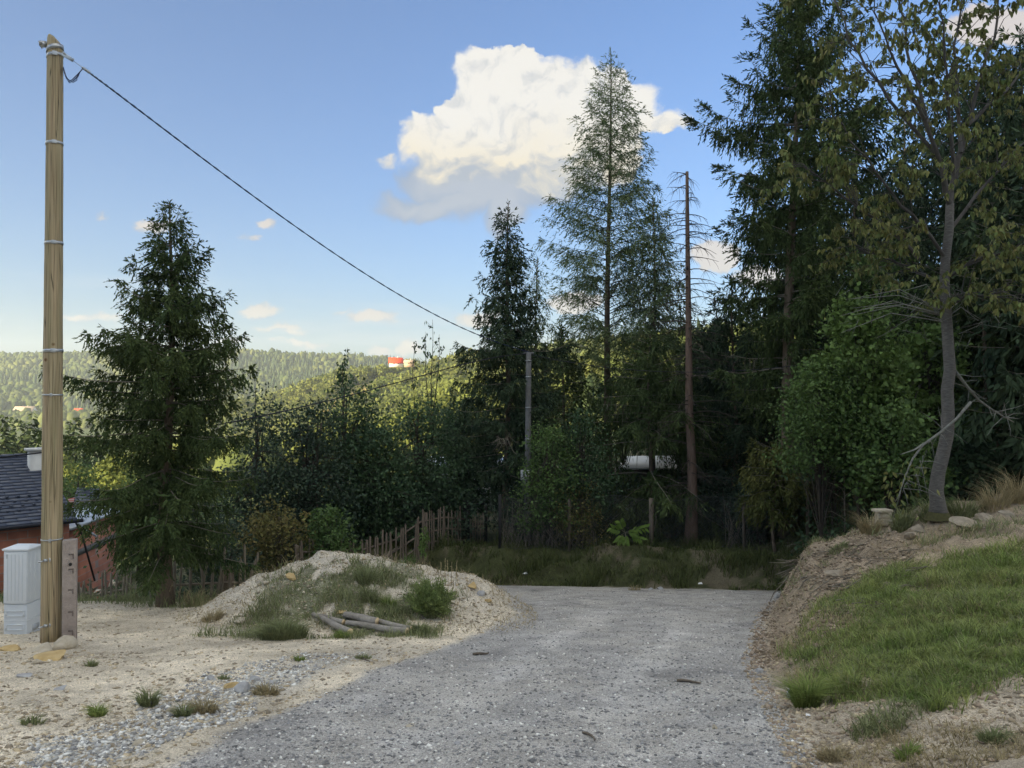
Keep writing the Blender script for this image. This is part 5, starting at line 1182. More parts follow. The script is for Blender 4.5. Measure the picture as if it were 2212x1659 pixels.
    A = Acc(); A.add([L_(z) for z in (W0, W1, W1 + nr * 3, W0 + nr * 3)] + [np.array([*L_(z)[:2], 0]) for z in (W0, W1, W1 + nr * 3, W0 + nr * 3)], np.array([[0, 1, 2, 3], [0, 4, 5, 1], [1, 5, 6, 2], [2, 6, 7, 3], [3, 7, 4, 0]])); A.obj('wing_wall', M_BRICK, root)
    A = Acc(); c_ = (W0 + W1) / 2 - [0, 0, .95]; A.box(L_(c_) - nr * .01, (ln / 2, .02, .1), np.column_stack([d, nr, [0, 0, 1]])); A.obj('ring_beam', M_CONCG, root)
    A = Acc(); c_ = (W0 + W1) / 2 + nr * 1.3 + [0, 0, .06]; A.box(L_(c_), (ln / 2 + .2, 1.6, .05), np.column_stack([d, nr, [0, 0, 1]])); A.obj('flat_roof', M_MET, root)
    A = Acc(); c_ = np.array(at(200, 1103, 30)); A.box(L_(c_), (1.0, .9, .04), rotz(.35)); A.obj('upper_flat_roof', M_MET, root)
    return root
house()
def second_roof():
    p = np.array([at(150, 1108, 37), at(222, 1112, 37), at(214, 1056, 40), at(168, 1052, 40)]); o = p.mean(0); gz = H(o[0], o[1])
    root = empty('shed', (o[0], o[1], gz), 'small building with a dark tiled roof behind the brick house', 'shed'); oo = np.array([o[0], o[1], gz])
    nC = 9
    for k in range(nC):
        A = Acc(); f0, f1 = k / nC, (k + 1) / nC; a0 = p[0] * (1 - f0) + p[3] * f0; a1 = p[1] * (1 - f0) + p[2] * f0; b0 = p[0] * (1 - f1) + p[3] * f1; b1 = p[1] * (1 - f1) + p[2] * f1
        A.add([a0 - oo + [0, 0, .05], a1 - oo + [0, 0, .05], b1 - oo, b0 - oo, a0 - oo, a1 - oo, b1 - oo - [0, 0, .05], b0 - oo - [0, 0, .05]], np.array([[0, 1, 2, 3], [0, 4, 5, 1], [1, 5, 6, 2], [3, 7, 4, 0], [7, 6, 5, 4]])); A.obj('tile_course', M_ROOF, root)
    A = Acc(); c = (p[0] + p[1] + p[2] + p[3]) / 4 - oo; hgt_ = c[2]; A.box((c[0], c[1] + .3, (p[0][2] - gz) / 2 - .1), (.7, 1.2, (p[0][2] - gz) / 2)); A.obj('wall', M_BRICK, root)
second_roof()
# red and white bunting flag
def flag():
    o = at(155, 1086, 23.6); A = Acc(); P = [np.array(at(px, py, 23.6) - o) for px, py in ((146, 1078), (162, 1074), (157, 1096))]; A.add(P + [q + [0, .02, 0] for q in P], np.array([[0, 1, 2], [5, 4, 3]]))
    m = bpy.data.materials.new('striped_flag'); m.use_nodes = True; t = m.node_tree; b = t.nodes['Principled BSDF']; w = t.nodes.new('ShaderNodeTexWave'); w.inputs['Scale'].default_value = 5; w.bands_direction = 'Z'; co = t.nodes.new('ShaderNodeTexCoord'); t.links.new(co.outputs['Object'], w.inputs[0])
    x = t.nodes.new('ShaderNodeMix'); x.data_type = 'RGBA'; t.links.new(w.outputs['Fac'], x.inputs[0]); x.inputs[6].default_value = (.6, .10, .09, 1); x.inputs[7].default_value = (.65, .55, .52, 1); t.links.new(x.outputs[2], b.inputs['Base Color'])
    f = A.obj('pennant', m); f.location = o; setp(f, 'small red and white striped pennant beside the roof edge', 'flag')
    A = Acc(); A.tube([at(158, 1100, 23.6), at(162, 1072, 23.6), at(150, 1076, 23.7)], .008, 4); s = A.obj('pennant_pole', M_DARK); setp(s, 'thin dark rod that holds the striped pennant', 'rod')
flag()
# ------------------------------------------------------------------ houses far away
def small_house(px, py, Y, w, hh, rh, rz, wallc, roofc, label, wins=2):
    p = at(px, py, Y); root = empty('village_house', p, label, 'house', None, rz)
    A = Acc(); A.box((0, 0, hh / 2 - 1), (w / 2, w * .38, hh / 2 + 1)); A.add([(-w / 2, -w * .38, hh), (-w / 2, w * .38, hh), (-w / 2, 0, hh + rh * .93), (w / 2, -w * .38, hh), (w / 2, w * .38, hh), (w / 2, 0, hh + rh * .93)], np.array([[0, 2, 1], [3, 4, 5]]))
    A.obj('wall', material('far_wall_%s' % wallc[0], wallc[1], .9, var=.08, nscale=.5), root)
    A = Acc(); ww, dd = w / 2 + .5, w * .38 + .6
    for s in (1, -1):
        A.add([(-ww, s * dd, hh - .5), (ww, s * dd, hh - .5), (ww, 0, hh + rh), (-ww, 0, hh + rh), (-ww, s * dd, hh - .75), (ww, s * dd, hh - .75), (ww, 0, hh + rh - .25), (-ww, 0, hh + rh - .25)], np.array([[0, 1, 2, 3], [4, 7, 6, 5], [0, 4, 5, 1], [1, 5, 6, 2], [3, 7, 4, 0]]))
    rf = A.obj('roof', material('far_roof_%s' % roofc[0], roofc[1], .8, var=.12, nscale=1), root)
    A = Acc(); A.box((w * .15, 0, hh + rh + .2), (.35, .35, .8)); A.obj('chimney', material('far_chimney', (.5, .45, .4), .9), rf)
    for k in range(wins):
        for sd in (0, 1):
            A = Acc()
            if sd == 0: A.box((-w / 2 + w * (k + 1) / (wins + 1), -w * .38 - .03, hh * .6), (.5, .05, .65))
            else: A.box((-w / 2 - .03, -w * .38 + w * .76 * (k + 1) / (wins + 1), hh * .6), (.05, .5, .65))
            A.obj('window', M_DARK, root)
RD = ('red', (.62, .07, .03)); BR = ('brown', (.42, .32, .24)); WH = ('white', (.72, .70, .66)); YL = ('cream', (.62, .52, .30))
small_house(855, 787, 560, 9.5, 1.3, 3.6, R(12), WH, RD, 'house with a bright red roof on the crest of the lit meadow')
small_house(54, 901, 930, 22, 6, 7, R(5), WH, BR, 'large pale village house with a beige roof left of the wooden pole', 3)
small_house(170, 902, 930, 13, 6, 5, R(-20), WH, RD, 'white village house with a red roof right of the wooden pole')
small_house(212, 904, 930, 14, 5, 1.6, R(0), YL, BR, 'cream low village building left of the lone spruce', 3)
small_house(238, 904, 935, 18, 5, 2.4, R(0), WH, RD, 'long white village building half hidden by the lone spruce', 3)
small_house(884, 787, 580, 7, 1.8, 1.6, R(0), BR, BR, 'small brown barn right of the red roofed house', 1)
def white_barn():
    b = base_at(1410, 31); zt = at(1410, 985, 31).z; zb = at(1410, 1010, 30).z
    root = empty('barn', b, 'long building with a white sheet roof glimpsed through the spruces', 'barn'); o = np.array(b)
    P = [np.array(at(1332, 1011, 29.5)), np.array(at(1492, 1009, 29.5)), np.array(at(1484, 984, 31.5)), np.array(at(1352, 985, 31.5))]
    A = Acc(); A.add([p - o for p in P] + [p - o - [0, 0, .08] for p in P], np.array([[0, 1, 2, 3], [7, 6, 5, 4], [0, 4, 5, 1], [1, 5, 6, 2], [2, 6, 7, 3], [3, 7, 4, 0]])); A.obj('roof', M_WHITE, root)
    A = Acc(); A.box(((P[0] + P[1]) / 2 - o) * [1, 1, 0] + [0, .9, (zb - b[2]) / 2 - .1], (1.3, .6, (zb - b[2]) / 2)); A.obj('wall', M_DKW, root)
    b = base_at(1010, 33); root = empty('white_house', b, 'pale building glimpsed between the trees above the wooden gate', 'house'); z1 = at(1010, 1005, 33).z - b[2]
    A = Acc(); A.box((0, 0, z1 / 2), (1.5, 1, z1 / 2)); A.obj('wall', M_WHITE, root); A = Acc(); A.box((0, 0, z1 + .15), (1.7, 1.3, .12)); A.obj('roof', M_MET, root)
white_barn()

# ------------------------------------------------------------------ fences
gF = np.random.default_rng(17)
def picket_fence(name, label, pts, hts, step, w, mat, rails, lean=.05, missing=0., rag=.1):
    """pts: [(px, py_base, Y)...] base line; hts: heights"""
    B = np.array([at(*p) for p in pts]); S = np.concatenate([[0], np.cumsum(np.linalg.norm(np.diff(B[:, :2], axis=0), axis=1))])
    root = empty(name, tuple(B[0][:2]) + (H(B[0][0], B[0][1]),), label, 'fence'); o = np.array(root.location); n = int(S[-1] / step)
    X = lambda s: np.array([np.interp(s, S, B[:, 0]), np.interp(s, S, B[:, 1]), 0]); 
    def G(s): p = X(s); p[2] = H(p[0], p[1]); return p
    for k in range(n):
        if gF.random() < missing: continue
        s = (k + gF.normal(0, .12)) * step; p = G(s) - o; h = np.interp(s, S, hts) * (1 + gF.normal(0, rag)); dx = gF.normal(0, lean); ww = w * gF.uniform(.75, 1.2)
        d = X(min(S[-1], s + .05)) - X(max(0, s - .05)); a = math.atan2(d[1], d[0]); Rz = rotz(a)
        A = Acc(); t = .009
        V_ = np.array([(-ww / 2, -t, -.12), (ww / 2, -t, -.12), (ww / 2, t, -.12), (-ww / 2, t, -.12), (-ww / 2 + dx * h, -t, h - .04), (ww / 2 + dx * h, -t, h - .04), (ww / 2 + dx * h, t, h - .04), (-ww / 2 + dx * h, t, h - .04), (dx * h, -t, h), (dx * h, t, h)])
        A.add(V_ @ Rz.T + p + Rz @ np.array([0, -.03, 0]), [np.array([[0, 1, 5, 4], [1, 2, 6, 5], [2, 3, 7, 6], [3, 0, 4, 7], [4, 8, 9, 7], [5, 6, 9, 8]]), np.array([[4, 5, 8], [6, 7, 9]])]); A.obj('picket', mat, root)
    for rh in rails:
        ns = max(2, int(S[-1] / 2.2)); ss_ = np.linspace(0, S[-1], ns + 1)
        for k in range(ns):
            A = Acc(); P = [G(s) - o + [0, 0, rh * np.interp(s, S, hts) + gF.normal(0, .03)] for s in np.linspace(ss_[k], ss_[k + 1], 4)]; A.tube(P, .028, 4); A.obj('rail', mat, root)
    for k in range(int(S[-1] / 2.2) + 1):
        A = Acc(); p = G(min(k * 2.2, S[-1])) - o; h = np.interp(k * 2.2, S, hts); A.tube([p + [0, .05, -.2], p + [0, .05, h * .95]], .045, 7); A.obj('post', mat, root)
    return root
picket_fence('picket_fence', 'dark old picket fence running from the dirt heap up to the gate', [(640, 1240, 18.6), (700, 1222, 19.3), (780, 1212, 20.2), (850, 1200, 21.0), (930, 1185, 22.2), (1005, 1165, 23.6)], [1.3, 1.25, 1.25, 1.2, 1.15, 1.1], .128, .052, M_DKW, (.22, .5, .78), .035, .03, .06)
picket_fence('broken_picket_fence', 'low broken grey picket fence between the concrete post and the dirt heap', [(165, 1332, 17.2), (250, 1335, 16.9), (330, 1325, 16.6), (400, 1318, 16.4), (480, 1296, 16.2), (560, 1268, 16.3)], [.62, .72, .8, .92, .9, .8], .125, .055, M_OLDW, (.45,), .12, .12, .18)
def gate():
    Yg = 23.9; b = at(1012, 1166, Yg); root = empty('garden_gate', (b.x, b.y, H(b.x, b.y)), 'narrow dark gate with upright bars next to a thick post', 'gate'); o = np.array(root.location); hh = at(1012, 1085, Yg).z - o[2]; w = (1046 - 1012) / FPX * Yg
    A = Acc(); A.box((-.06, 0, hh / 2), (.10, .10, hh / 2 + .05)); A.obj('post', M_DARK, root); A = Acc(); A.box((w + .05, 0, hh / 2 - .05), (.045, .045, hh / 2)); A.obj('post', M_DARK, root)
    for z in (.08, hh * .52, hh - .05):
        A = Acc(); A.box((w / 2, 0, z), (w / 2, .018, .02)); A.obj('rail', M_DARK, root)
    for k in range(6):
        A = Acc(); A.box((.06 + k * (w - .1) / 5, -.03, hh * (.36 + .05 * (k % 2))), (.022, .01, hh * .36)); A.obj('slat', M_DKW, root)
gate()
def wire_fence():
    P = np.array([at(1078, 1212, 21.9), at(1200, 1214, 22.0), at(1350, 1212, 22.0), at(1500, 1205, 22.0), at(1650, 1196, 21.5), at(1745, 1186, 20.6)]); S = np.concatenate([[0], np.cumsum(np.linalg.norm(np.diff(P[:, :2], axis=0), axis=1))])
    root = empty('wire_fence', (P[0][0], P[0][1], H(P[0][0], P[0][1])), 'sagging chain link fence along the far edge of the road', 'fence'); o = np.array(root.location)
    def G(s, z): x, y = np.interp(s, S, P[:, 0]), np.interp(s, S, P[:, 1]); return np.array([x, y + .03 * math.sin(s * 2) * z, H(x, y) + z]) - o
    hh = 1.42; A = Acc(); d = .085
    for sg in (1, -1):
        s = -hh
        while s < S[-1] + hh:
            pts = []
            for z in np.linspace(0, hh, 5):
                q = s + sg * z if sg > 0 else s - z + hh
                if 0 <= q <= S[-1]: pts.append(G(q, z))
            if len(pts) > 1: A.tube(pts, .0032, 3, cap=False)
            s += d
    w = A.obj('wire_mesh', M_WIRE, root); w['kind'] = 'stuff'
    for z in (.02, hh):
        A = Acc(); A.tube([G(s, z) for s in np.linspace(0, S[-1], 30)], .005, 4); A.obj('tension_wire', M_WIRE, root)
    for k, px in enumerate((1080, 1230, 1408, 1600, 1742)):
        s = float(np.interp((px - 1106) / FPX * 21.9, P[:, 0], S)); A = Acc(); A.tube([G(s, -.2), G(s, hh + .1)], .045 if px != 1408 else .07, 7); A.obj('post', M_DKW if px != 1080 else M_DARK, root)
wire_fence()
picket_fence('plank_fence', 'tall fence of upright dark planks running back into the wood beside the dirt track', [(1746, 1184, 20.4), (1768, 1165, 21.4), (1790, 1145, 23.0), (1812, 1120, 25.0)], [2.1, 2.1, 2.1, 2.1], .115, .10, M_DKW, (.3, .8), .015, .0, .04)
# ------------------------------------------------------------------ logs
gS = np.random.default_rng(31)
def log(label, p0, p1, r0, r1, lift=0.0, split=False):
    a = on_ground(*p0); b = on_ground(*p1); a.z += r0 + lift; b.z += r1 + lift; A = Acc(); u = np.linspace(0, 1, 9)[:, None]; a_, b_ = np.array(a), np.array(b)
    o = (a_ + b_) / 2; d = unit(b_ - a_); P = a_ * (1 - u) + b_ * u + np.array([0, 0, 1]) * .006 * np.sin(u * 7) + np.cross(d, [0, 0, 1]) * .008 * np.sin(u * 4 + r0 * 100)
    root = empty('log', o - [0, 0, r0], label, 'log', 'logs lying in the grass before the heap'); oo = np.array(root.location)
    A.tube(P - oo, np.linspace(r0, r1, 9), 14, cap=False); A.obj('bark', M_LOG, root, smooth=True)
    for e, rr, s in ((P[0], r0, -1), (P[-1], r1, 1)):
        B = Acc(); B.tube([e - oo - d * .004 * s, e - oo + d * .003 * s], rr * .97, 14); B.obj('cut_end', M_CUT, root)
log('single grey log with a split pale end, left of the stacked logs', (676, 1332), (757, 1374), .034, .052)
log('front log of the stack with a bright round cut end', (748, 1352), (880, 1372), .040, .052)
log('short log whose cut end leans up in the middle of the stack', (744, 1340), (815, 1356), .046, .056, .03)
log('thin log behind the others of the stack', (765, 1336), (888, 1366), .035, .040, .01)
log('thin crooked log at the back of the stack', (690, 1334), (742, 1352), .03, .045)
# ------------------------------------------------------------------ rocks
M_ROCK = material('tan_stone', (.36, .31, .23), .9, col2=(.52, .47, .38), nscale=6, bump=.5, bscale=25)
M_ROCKG = material('grey_stone', (.26, .26, .27), .9, col2=(.46, .46, .45), nscale=6, bump=.5, bscale=25)
M_ROCKO = material('ochre_stone', (.40, .28, .12), .9, col2=(.55, .42, .22), nscale=6, bump=.4, bscale=25)
M_ROCKB = material('earthy_stone', (.22, .185, .14), .95, col2=(.40, .345, .27), nscale=5, bump=.6, bscale=25)
def rock(px, py, wpx, hf, mat, label, group=None, seed=0, dfl=1.0, yaw=None, blocky=False):
    p = on_ground(px, py); w = wpx / FPX * p.y; g = np.random.default_rng(seed + int(px * 7 + py))
    bm = bmesh.new(); bmesh.ops.create_icosphere(bm, subdivisions=2 if wpx < 50 else 3, radius=1)
    pl = [(unit(g.normal(0, 1, 3)), g.uniform(.42, .75)) for _ in range(10)]
    if blocky: pl = [(np.array(v, float), .6) for v in ((1, 0, 0), (-1, 0, 0), (0, 1, 0), (0, -1, 0), (0, 0, 1), (0, 0, -1))]
    for v in bm.verts:
        c = np.array(v.co)
        for n_, d_ in pl:
            e = c @ n_ - d_
            if e > 0: c = c - n_ * e
        c = c * (1 + .10 * (vnoise(np.array([c[0] * 3 + seed]), np.array([c[1] * 3 + c[2] * 2]))[0]))
        v.co = c * [w * .62, w * .5 * dfl, w * .62 * hf]
    me = bpy.data.meshes.new('rock'); bm.to_mesh(me); bm.free(); o = link('rock', me, None, mat); o.location = (p.x, p.y, p.z + w * .12 * hf); o.rotation_euler = (g.normal(0, .1), g.normal(0, .1), g.uniform(0, 3) if yaw is None else yaw)
    setp(o, label, 'rock', group); return o
RK = [(22, 1404, 42, .5, M_ROCKO, 'ochre flat stone at the left border below the cabinet'), (92, 1406, 56, .42, M_ROCK, 'long pale stone just below the cabinet'), (133, 1400, 56, .62, M_ROCK, 'big brownish stone at the foot of the concrete post'),
      (112, 1424, 70, .35, M_ROCKO, 'large flat yellowish stone in front of the wooden pole'), (78, 1432, 26, .6, M_ROCK, 'small tan stone left of the large flat one'), (52, 1462, 44, .3, M_ROCKG, 'pale grey slab half buried in the dirt on the left'),
      (98, 1464, 24, .5, M_ROCK, 'small pointed stone right of the pale slab'), (128, 1490, 36, .3, M_ROCKG, 'flat whitish stone on the dirt terrace'), (523, 1492, 40, .85, M_ROCKG, 'angular light grey rock on the strip of grey stones'),
      (503, 1482, 36, .45, M_ROCKO, 'yellow stone beside the angular grey rock'), (371, 1541, 26, .8, M_ROCK, 'pale round stone below the grass tuft'), (329, 1527, 20, .7, M_ROCKG, 'small grey stone left of the pale round one'),
      (566, 1536, 28, .6, M_ROCK, 'tan stone at the edge of the gravel'), (268, 1572, 24, .6, M_ROCKG, 'bluish grey stone near the lower left'), (300, 1610, 28, .4, M_ROCK, 'square tan stone near the bottom left'),
      (455, 1468, 24, .6, M_ROCKG, 'light stone on the left end of the grey strip'), (548, 1470, 24, .6, M_ROCKG, 'grey stone behind the angular rock'), (583, 1478, 22, .6, M_ROCKG, 'grey stone right of the angular rock'),
      (500, 1324, 26, .6, M_ROCK, 'tan stone at the left foot of the heap'), (522, 1345, 30, .5, M_ROCK, 'pale stone left of the big grass tuft'), (1018, 1268, 26, .6, M_ROCKO, 'ochre stone on the right shoulder of the heap'),
      (1036, 1284, 26, .6, M_ROCKG, 'pale stone on the right end of the heap'), (1054, 1300, 16, .8, M_ROCKO, 'small orange stone on the right end of the heap'), (786, 1237, 12, .7, M_ROCK, 'pebble near the top of the heap'),
      (868, 1215, 13, .6, M_ROCKG, 'white stone on the right edge of the heap top'), (575, 1262, 20, .6, M_ROCK, 'stone on the left slope of the heap'), (450, 1290, 26, .6, M_ROCK, 'round stone at the far left foot of the heap'),
      (628, 1250, 24, .7, M_ROCKO, 'yellowish stone in the left slope of the heap'), (735, 1326, 26, .35, M_ROCKO, 'orange flat stone above the logs'), (883, 1348, 18, .6, M_ROCK, 'stone to the right of the logs'),
      (1718, 1505, 36, .7, M_ROCKG, 'grey boulder under the overhanging grass at the road edge'), (1697, 1495, 26, .5, M_ROCK, 'tan stone at the foot of the right bank'), (1680, 1292, 20, .8, M_ROCKG, 'pale stone at the near corner of the cut bank'),
      (1640, 1452, 20, .7, M_ROCKG, 'small grey stone below the right bank'), (1985, 1150, 44, .6, M_ROCKB, 'squared pale block in the grass left of the cherry foot'), (2085, 1140, 62, .45, M_ROCKB, 'long flat layered stone right of the cherry foot'),
      (2128, 1124, 44, .6, M_ROCKB, 'weathered stone above the layered one'), (2178, 1114, 40, .5, M_ROCKB, 'grey flat stone near the right border on the bank'), (1800, 1245, 40, .6, M_ROCKB, 'brown clod on the face of the bank'), (1925, 1270, 40, .5, M_ROCKB, 'brown stone where turf meets soil'),
      (1965, 1160, 40, .5, M_ROCKB, 'low stone beside the squared block'), (1405, 1274, 14, .6, M_ROCKG, 'pair partner stone, the left grey one at the road far edge'), (1425, 1273, 16, .6, M_ROCKG, 'right grey stone at the far edge of the road'),
      (990, 1608, 18, .6, M_ROCKG, 'white pebble standing out on the gravel near the bottom'), (885, 1568, 22, .25, M_ROCK, 'flat tan chip on the gravel'), (1545, 1575, 14, .9, M_ROCK, 'upright tan chip on the gravel at the lower right')]
RK[41] = (1405, 1274, 14, .6, M_ROCKG, 'left grey stone at the far edge of the road')
for i, q in enumerate(RK): rock(*q, None, i * 13 + 1)
def scatter_rocks(n, region, smin, smax, mats, name, label, g, hf=.6):
    """rubble as one mass; region(g, n) gives x, y"""
    x, y = region(g, n); n = len(x); z = H_(x, y)
    oc = np.array([[1, 0, 0], [-1, 0, 0], [0, 1, 0], [0, -1, 0], [0, 0, 1], [0, 0, -1]], float); fo = np.array([[0, 2, 4], [2, 1, 4], [1, 3, 4], [3, 0, 4], [2, 0, 5], [1, 2, 5], [3, 1, 5], [0, 3, 5]])
    s = smin * (smax / smin) ** (g.random(n) ** 2.2); rz = g.uniform(0, 6.28, n); c, sn = np.cos(rz), np.sin(rz)
    v = oc[None] * g.uniform(.6, 1.3, (n, 6, 1)) + g.normal(0, .22, (n, 6, 3)); v[..., 2] *= hf
    X = v[..., 0] * c[:, None] - v[..., 1] * sn[:, None]; Yv = v[..., 0] * sn[:, None] + v[..., 1] * c[:, None]
    W = np.stack([X * s[:, None] + x[:, None], Yv * s[:, None] + y[:, None], v[..., 2] * s[:, None] + (z + s * .12)[:, None]], -1)
    k = g.integers(0, len(mats), n)
    for m in range(len(mats)):
        q = np.where(k == m)[0]; me = mesh_np(name, W[q].reshape(-1, 3), (fo[None] + np.arange(len(q))[:, None, None] * 6).reshape(-1, 3)); o = link(name, me, None, mats[m]); setp(o, label[m], None, None, 'stuff')
def region_view(test, ymin, ymax, power=1.0):
    def f(g, n):
        X, Y_ = [], []; tot = 0
        while tot < n:
            y = ymin * (ymax / ymin) ** g.random(n * 2); x = g.uniform(-.70, .70, n * 2) * y; ok = test(x, y) > g.random(n * 2); X.append(x[ok]); Y_.append(y[ok]); tot += ok.sum()
        return np.concatenate(X)[:n], np.concatenate(Y_)[:n]
    return f
G1 = material('gravel_grey', (.33, .325, .315), .9, var=.2, island=.45, nscale=30, spec=.2); G2 = material('gravel_pale', (.66, .65, .61), .9, var=.2, island=.35, nscale=30, spec=.2); G3 = material('gravel_dark', (.23, .23, .23), .9, var=.2, island=.4, nscale=30, spec=.2)
scatter_rocks(30000, region_view(lambda x, y: roadmask(x, y), 4.6, 19), .004, .021, [G1, G3, G2, G3], 'gravel', ['mid grey gravel on the road', 'dark grey gravel on the road', 'pale gravel on the road', 'dark gravel on the road'], gS)
D1 = material('rubble_tan', (.46, .38, .26), .95, var=.2, island=.35, nscale=30, spec=.1); D2 = material('rubble_pale', (.56, .50, .39), .95, var=.15, island=.3, nscale=30, spec=.1); D3 = material('rubble_brown', (.32, .27, .20), .95, var=.2, island=.3, nscale=30, spec=.1)
def dirt_test(x, y):
    xr = np.interp(y, XR_Y, XR_X); return (1 - roadmask(x, y)) * (x < xr - .3) * (y < 16.5) * (.35 + .65 * ss(fbm(x, y, 1.2, 3), -.15, .3))
scatter_rocks(14000, region_view(dirt_test, 4.6, 16), .006, .034, [D1, D2, D3], 'rubble', ['tan stones strewn on the dirt terrace', 'pale stones strewn on the dirt terrace', 'brown clods strewn on the dirt terrace'], gS, .5)
def strip_test(x, y):
    xl = np.interp(y, XL_Y, XL_X); return (np.abs(x - (xl - .75 - .12 * (y - 6))) < .5 + .4 * fbm(x, y, .6, 3)) * (y < 9.6) * .9
scatter_rocks(6500, region_view(strip_test, 4.6, 10), .007, .034, [G2, G1], 'crushed_stone', ['pale crushed stone in a strip along the road edge', 'grey crushed stone in a strip along the road edge'], gS, .6)
def bank_test(x, y):
    xr = np.interp(y, XR_Y, XR_X); return (x > xr - .25) * (x < xr + 6) * (y < 17) * (1 - .92 * turf(x, y)) * (.4 + .6 * (np.abs(x - xr) < .6))
S1 = material('bank_clods', (.33, .26, .195), .95, var=.25, island=.35, nscale=30, spec=.1)
scatter_rocks(10000, region_view(bank_test, 4.6, 16.5), .006, .034, [S1, D1, D3], 'clods', ['brown earth clods on the cut bank', 'brown soil lumps along the foot of the bank', 'tan lumps in the cut bank'], gS, .6)
S2 = material('bank_soil_dark', (.20, .155, .11), .95, var=.3, island=.35, nscale=30, spec=.1)  # darker brown for some of the lumps
def face_test(x, y):
    xr = np.interp(y, XR_Y, XR_X); return (x > xr - .15) * (x < xr + 2.2) * (y > 8.5) * (y < 16.8) * (1 - turf(x, y)) * (.3 + .7 * ss(fbm(x, y, .7, 3), -.1, .2))
scatter_rocks(7500, region_view(face_test, 8.5, 16.8), .010, .046, [S1, S2], 'soil_lumps', ['crumbly brown lumps on the face of the cut bank', 'darker lumps on the face of the cut bank'], gS, .55)
def mound_test(x, y): return (mound(x, y) > .03) * (y > 10.8) * (y < 16)
scatter_rocks(8000, region_view(mound_test, 10.8, 16), .007, .038, [D2, D1, D3], 'heap_stones', ['pale stones in the dirt heap', 'tan stones in the dirt heap', 'brown lumps in the dirt heap'], gS, .55)

# ------------------------------------------------------------------ grass
M_GR = material('fresh_grass', (.16, .245, .06), .7, col2=(.35, .38, .13), nscale=1.9, island=.35, trans=.3, spec=.2)
M_GR2 = material('dull_grass', (.17, .20, .09), .75, col2=(.26, .28, .14), nscale=1.2, island=.35, trans=.25, spec=.15)
M_DRY = material('dry_grass', (.30, .25, .14), .85, col2=(.42, .36, .22), nscale=2, island=.3, trans=.3, spec=.1)
M_GRD = material('dark_verge_grass', (.06, .082, .027), .8, col2=(.105, .12, .045), nscale=1.0, island=.35, trans=.2, spec=.1)  # darker greens than the other grass
def blades(A, x, y, z, h, w, bend, g):
    n = len(x); az = g.uniform(0, 6.28, n); a2 = g.uniform(0, 6.28, n); dx_, dy_ = np.cos(az) * bend * h, np.sin(az) * bend * h; wx, wy = np.cos(a2) * w / 2, np.sin(a2) * w / 2; o = np.zeros(n)
    B = np.stack([x, y, z], 1); W = np.stack([wx, wy, o], 1); M_ = B + np.stack([dx_ * .35, dy_ * .35, h * .6], 1); T_ = B + np.stack([dx_, dy_, h * (1 - .25 * np.minimum(bend, 1.5))], 1)
    V_ = np.stack([B - W, B + W, M_ + W * .8, M_ - W * .8, T_], 1).reshape(-1, 3); b = np.arange(n)[:, None] * 5
    A.add(V_, [b + np.array([[0, 1, 2, 3]]), b + np.array([[3, 2, 4]])])
def sward(name, n, region, hmin, hmax, w, mat, label, bend=(.3, 1.1)):
    x, y = region(gS, n); z = H_(x, y) - .01; h = gS.uniform(hmin, hmax, n) * (.45 + 1.9 * np.clip(fbm(x, y, .38, 3) + .3, 0, 1) ** 1.5); A = Acc()
    blades(A, x, y, z, h, w * gS.uniform(.7, 1.3, n), gS.uniform(*bend, n), gS); o = A.obj(name, mat); setp(o, label, None, None, 'stuff')
sward('turf_grass', 34000, region_view(lambda x, y: turf(x, y) * (.5 + .5 * ss(fbm(x, y, .35, 2), -.25, .1)), 5.2, 13.5), .06, .17, .009, M_GR, 'fresh green grass on the right bank')
sward('turf_straw', 9000, region_view(lambda x, y: turf(x, y) * ss(fbm(x + 7, y, .5, 3), -.1, .25), 5.2, 13.5), .04, .13, .007, M_DRY, 'straw coloured blades among the turf', (.5, 1.5))
sward('thin_grass', 12000, region_view(lambda x, y: turf(x, y) * 1.0, 5.2, 13.5), .06, .18, .007, M_GR2, 'duller longer grass mixed into the turf')
sward('dry_turf_straw', 7000, region_view(lambda x, y: (x > np.interp(y, XR_Y, XR_X) + .1) * (y < 16.4) * (.25 + .75 * (1 - turf(x, y))) * ss(fbm(x + 3, y, .8, 3), -.05, .2), 4.6, 16), .04, .16, .007, M_DRY, 'straw coloured dry grass on the bank', (.6, 1.6))
sward('mound_grass', 11000, region_view(mgrass, 10.6, 14.2), .04, .15, .010, M_GR2, 'patchy grass on the near side of the heap')
sward('mound_straw', 3500, region_view(lambda x, y: (mound(x, y) > .01) * (y > 10.9) * (y < 15), 10.8, 15), .04, .14, .007, M_DRY, 'dry stalks scattered over the heap', (.5, 1.6))
sward('verge_grass', 17000, region_view(lambda x, y: (y > 19.6) * (x > -6) * (x < 9) * (1 - roadmask(x, y)) * (.25 + .75 * ss(fbm(x + 9, y, 1.1, 3), .2, .05)), 20, 24.5), .05, .2, .016, M_GRD, 'dark grass on the verge beyond the road')
sward('verge_weeds', 5000, region_view(lambda x, y: (far_edge(x, y) > -.1) * (y > 18.4) * (x > -5) * (x < 8) * ss(fbm(x + 2, y, .5, 3), .05, .25), 18.4, 23.2), .12, .42, .018, M_GRD, 'taller weeds dotted over the dark verge')
sward('left_weeds', 9000, region_view(lambda x, y: (y > 14.6) * (x < -3.2) * ss(mound(x, y), .3, .1) * ss(fbm(x, y, .9, 3) + .15 * (y > 15.5), .0, .2), 14.5, 21), .06, .3, .014, M_GR2, 'weeds along the broken picket fence')
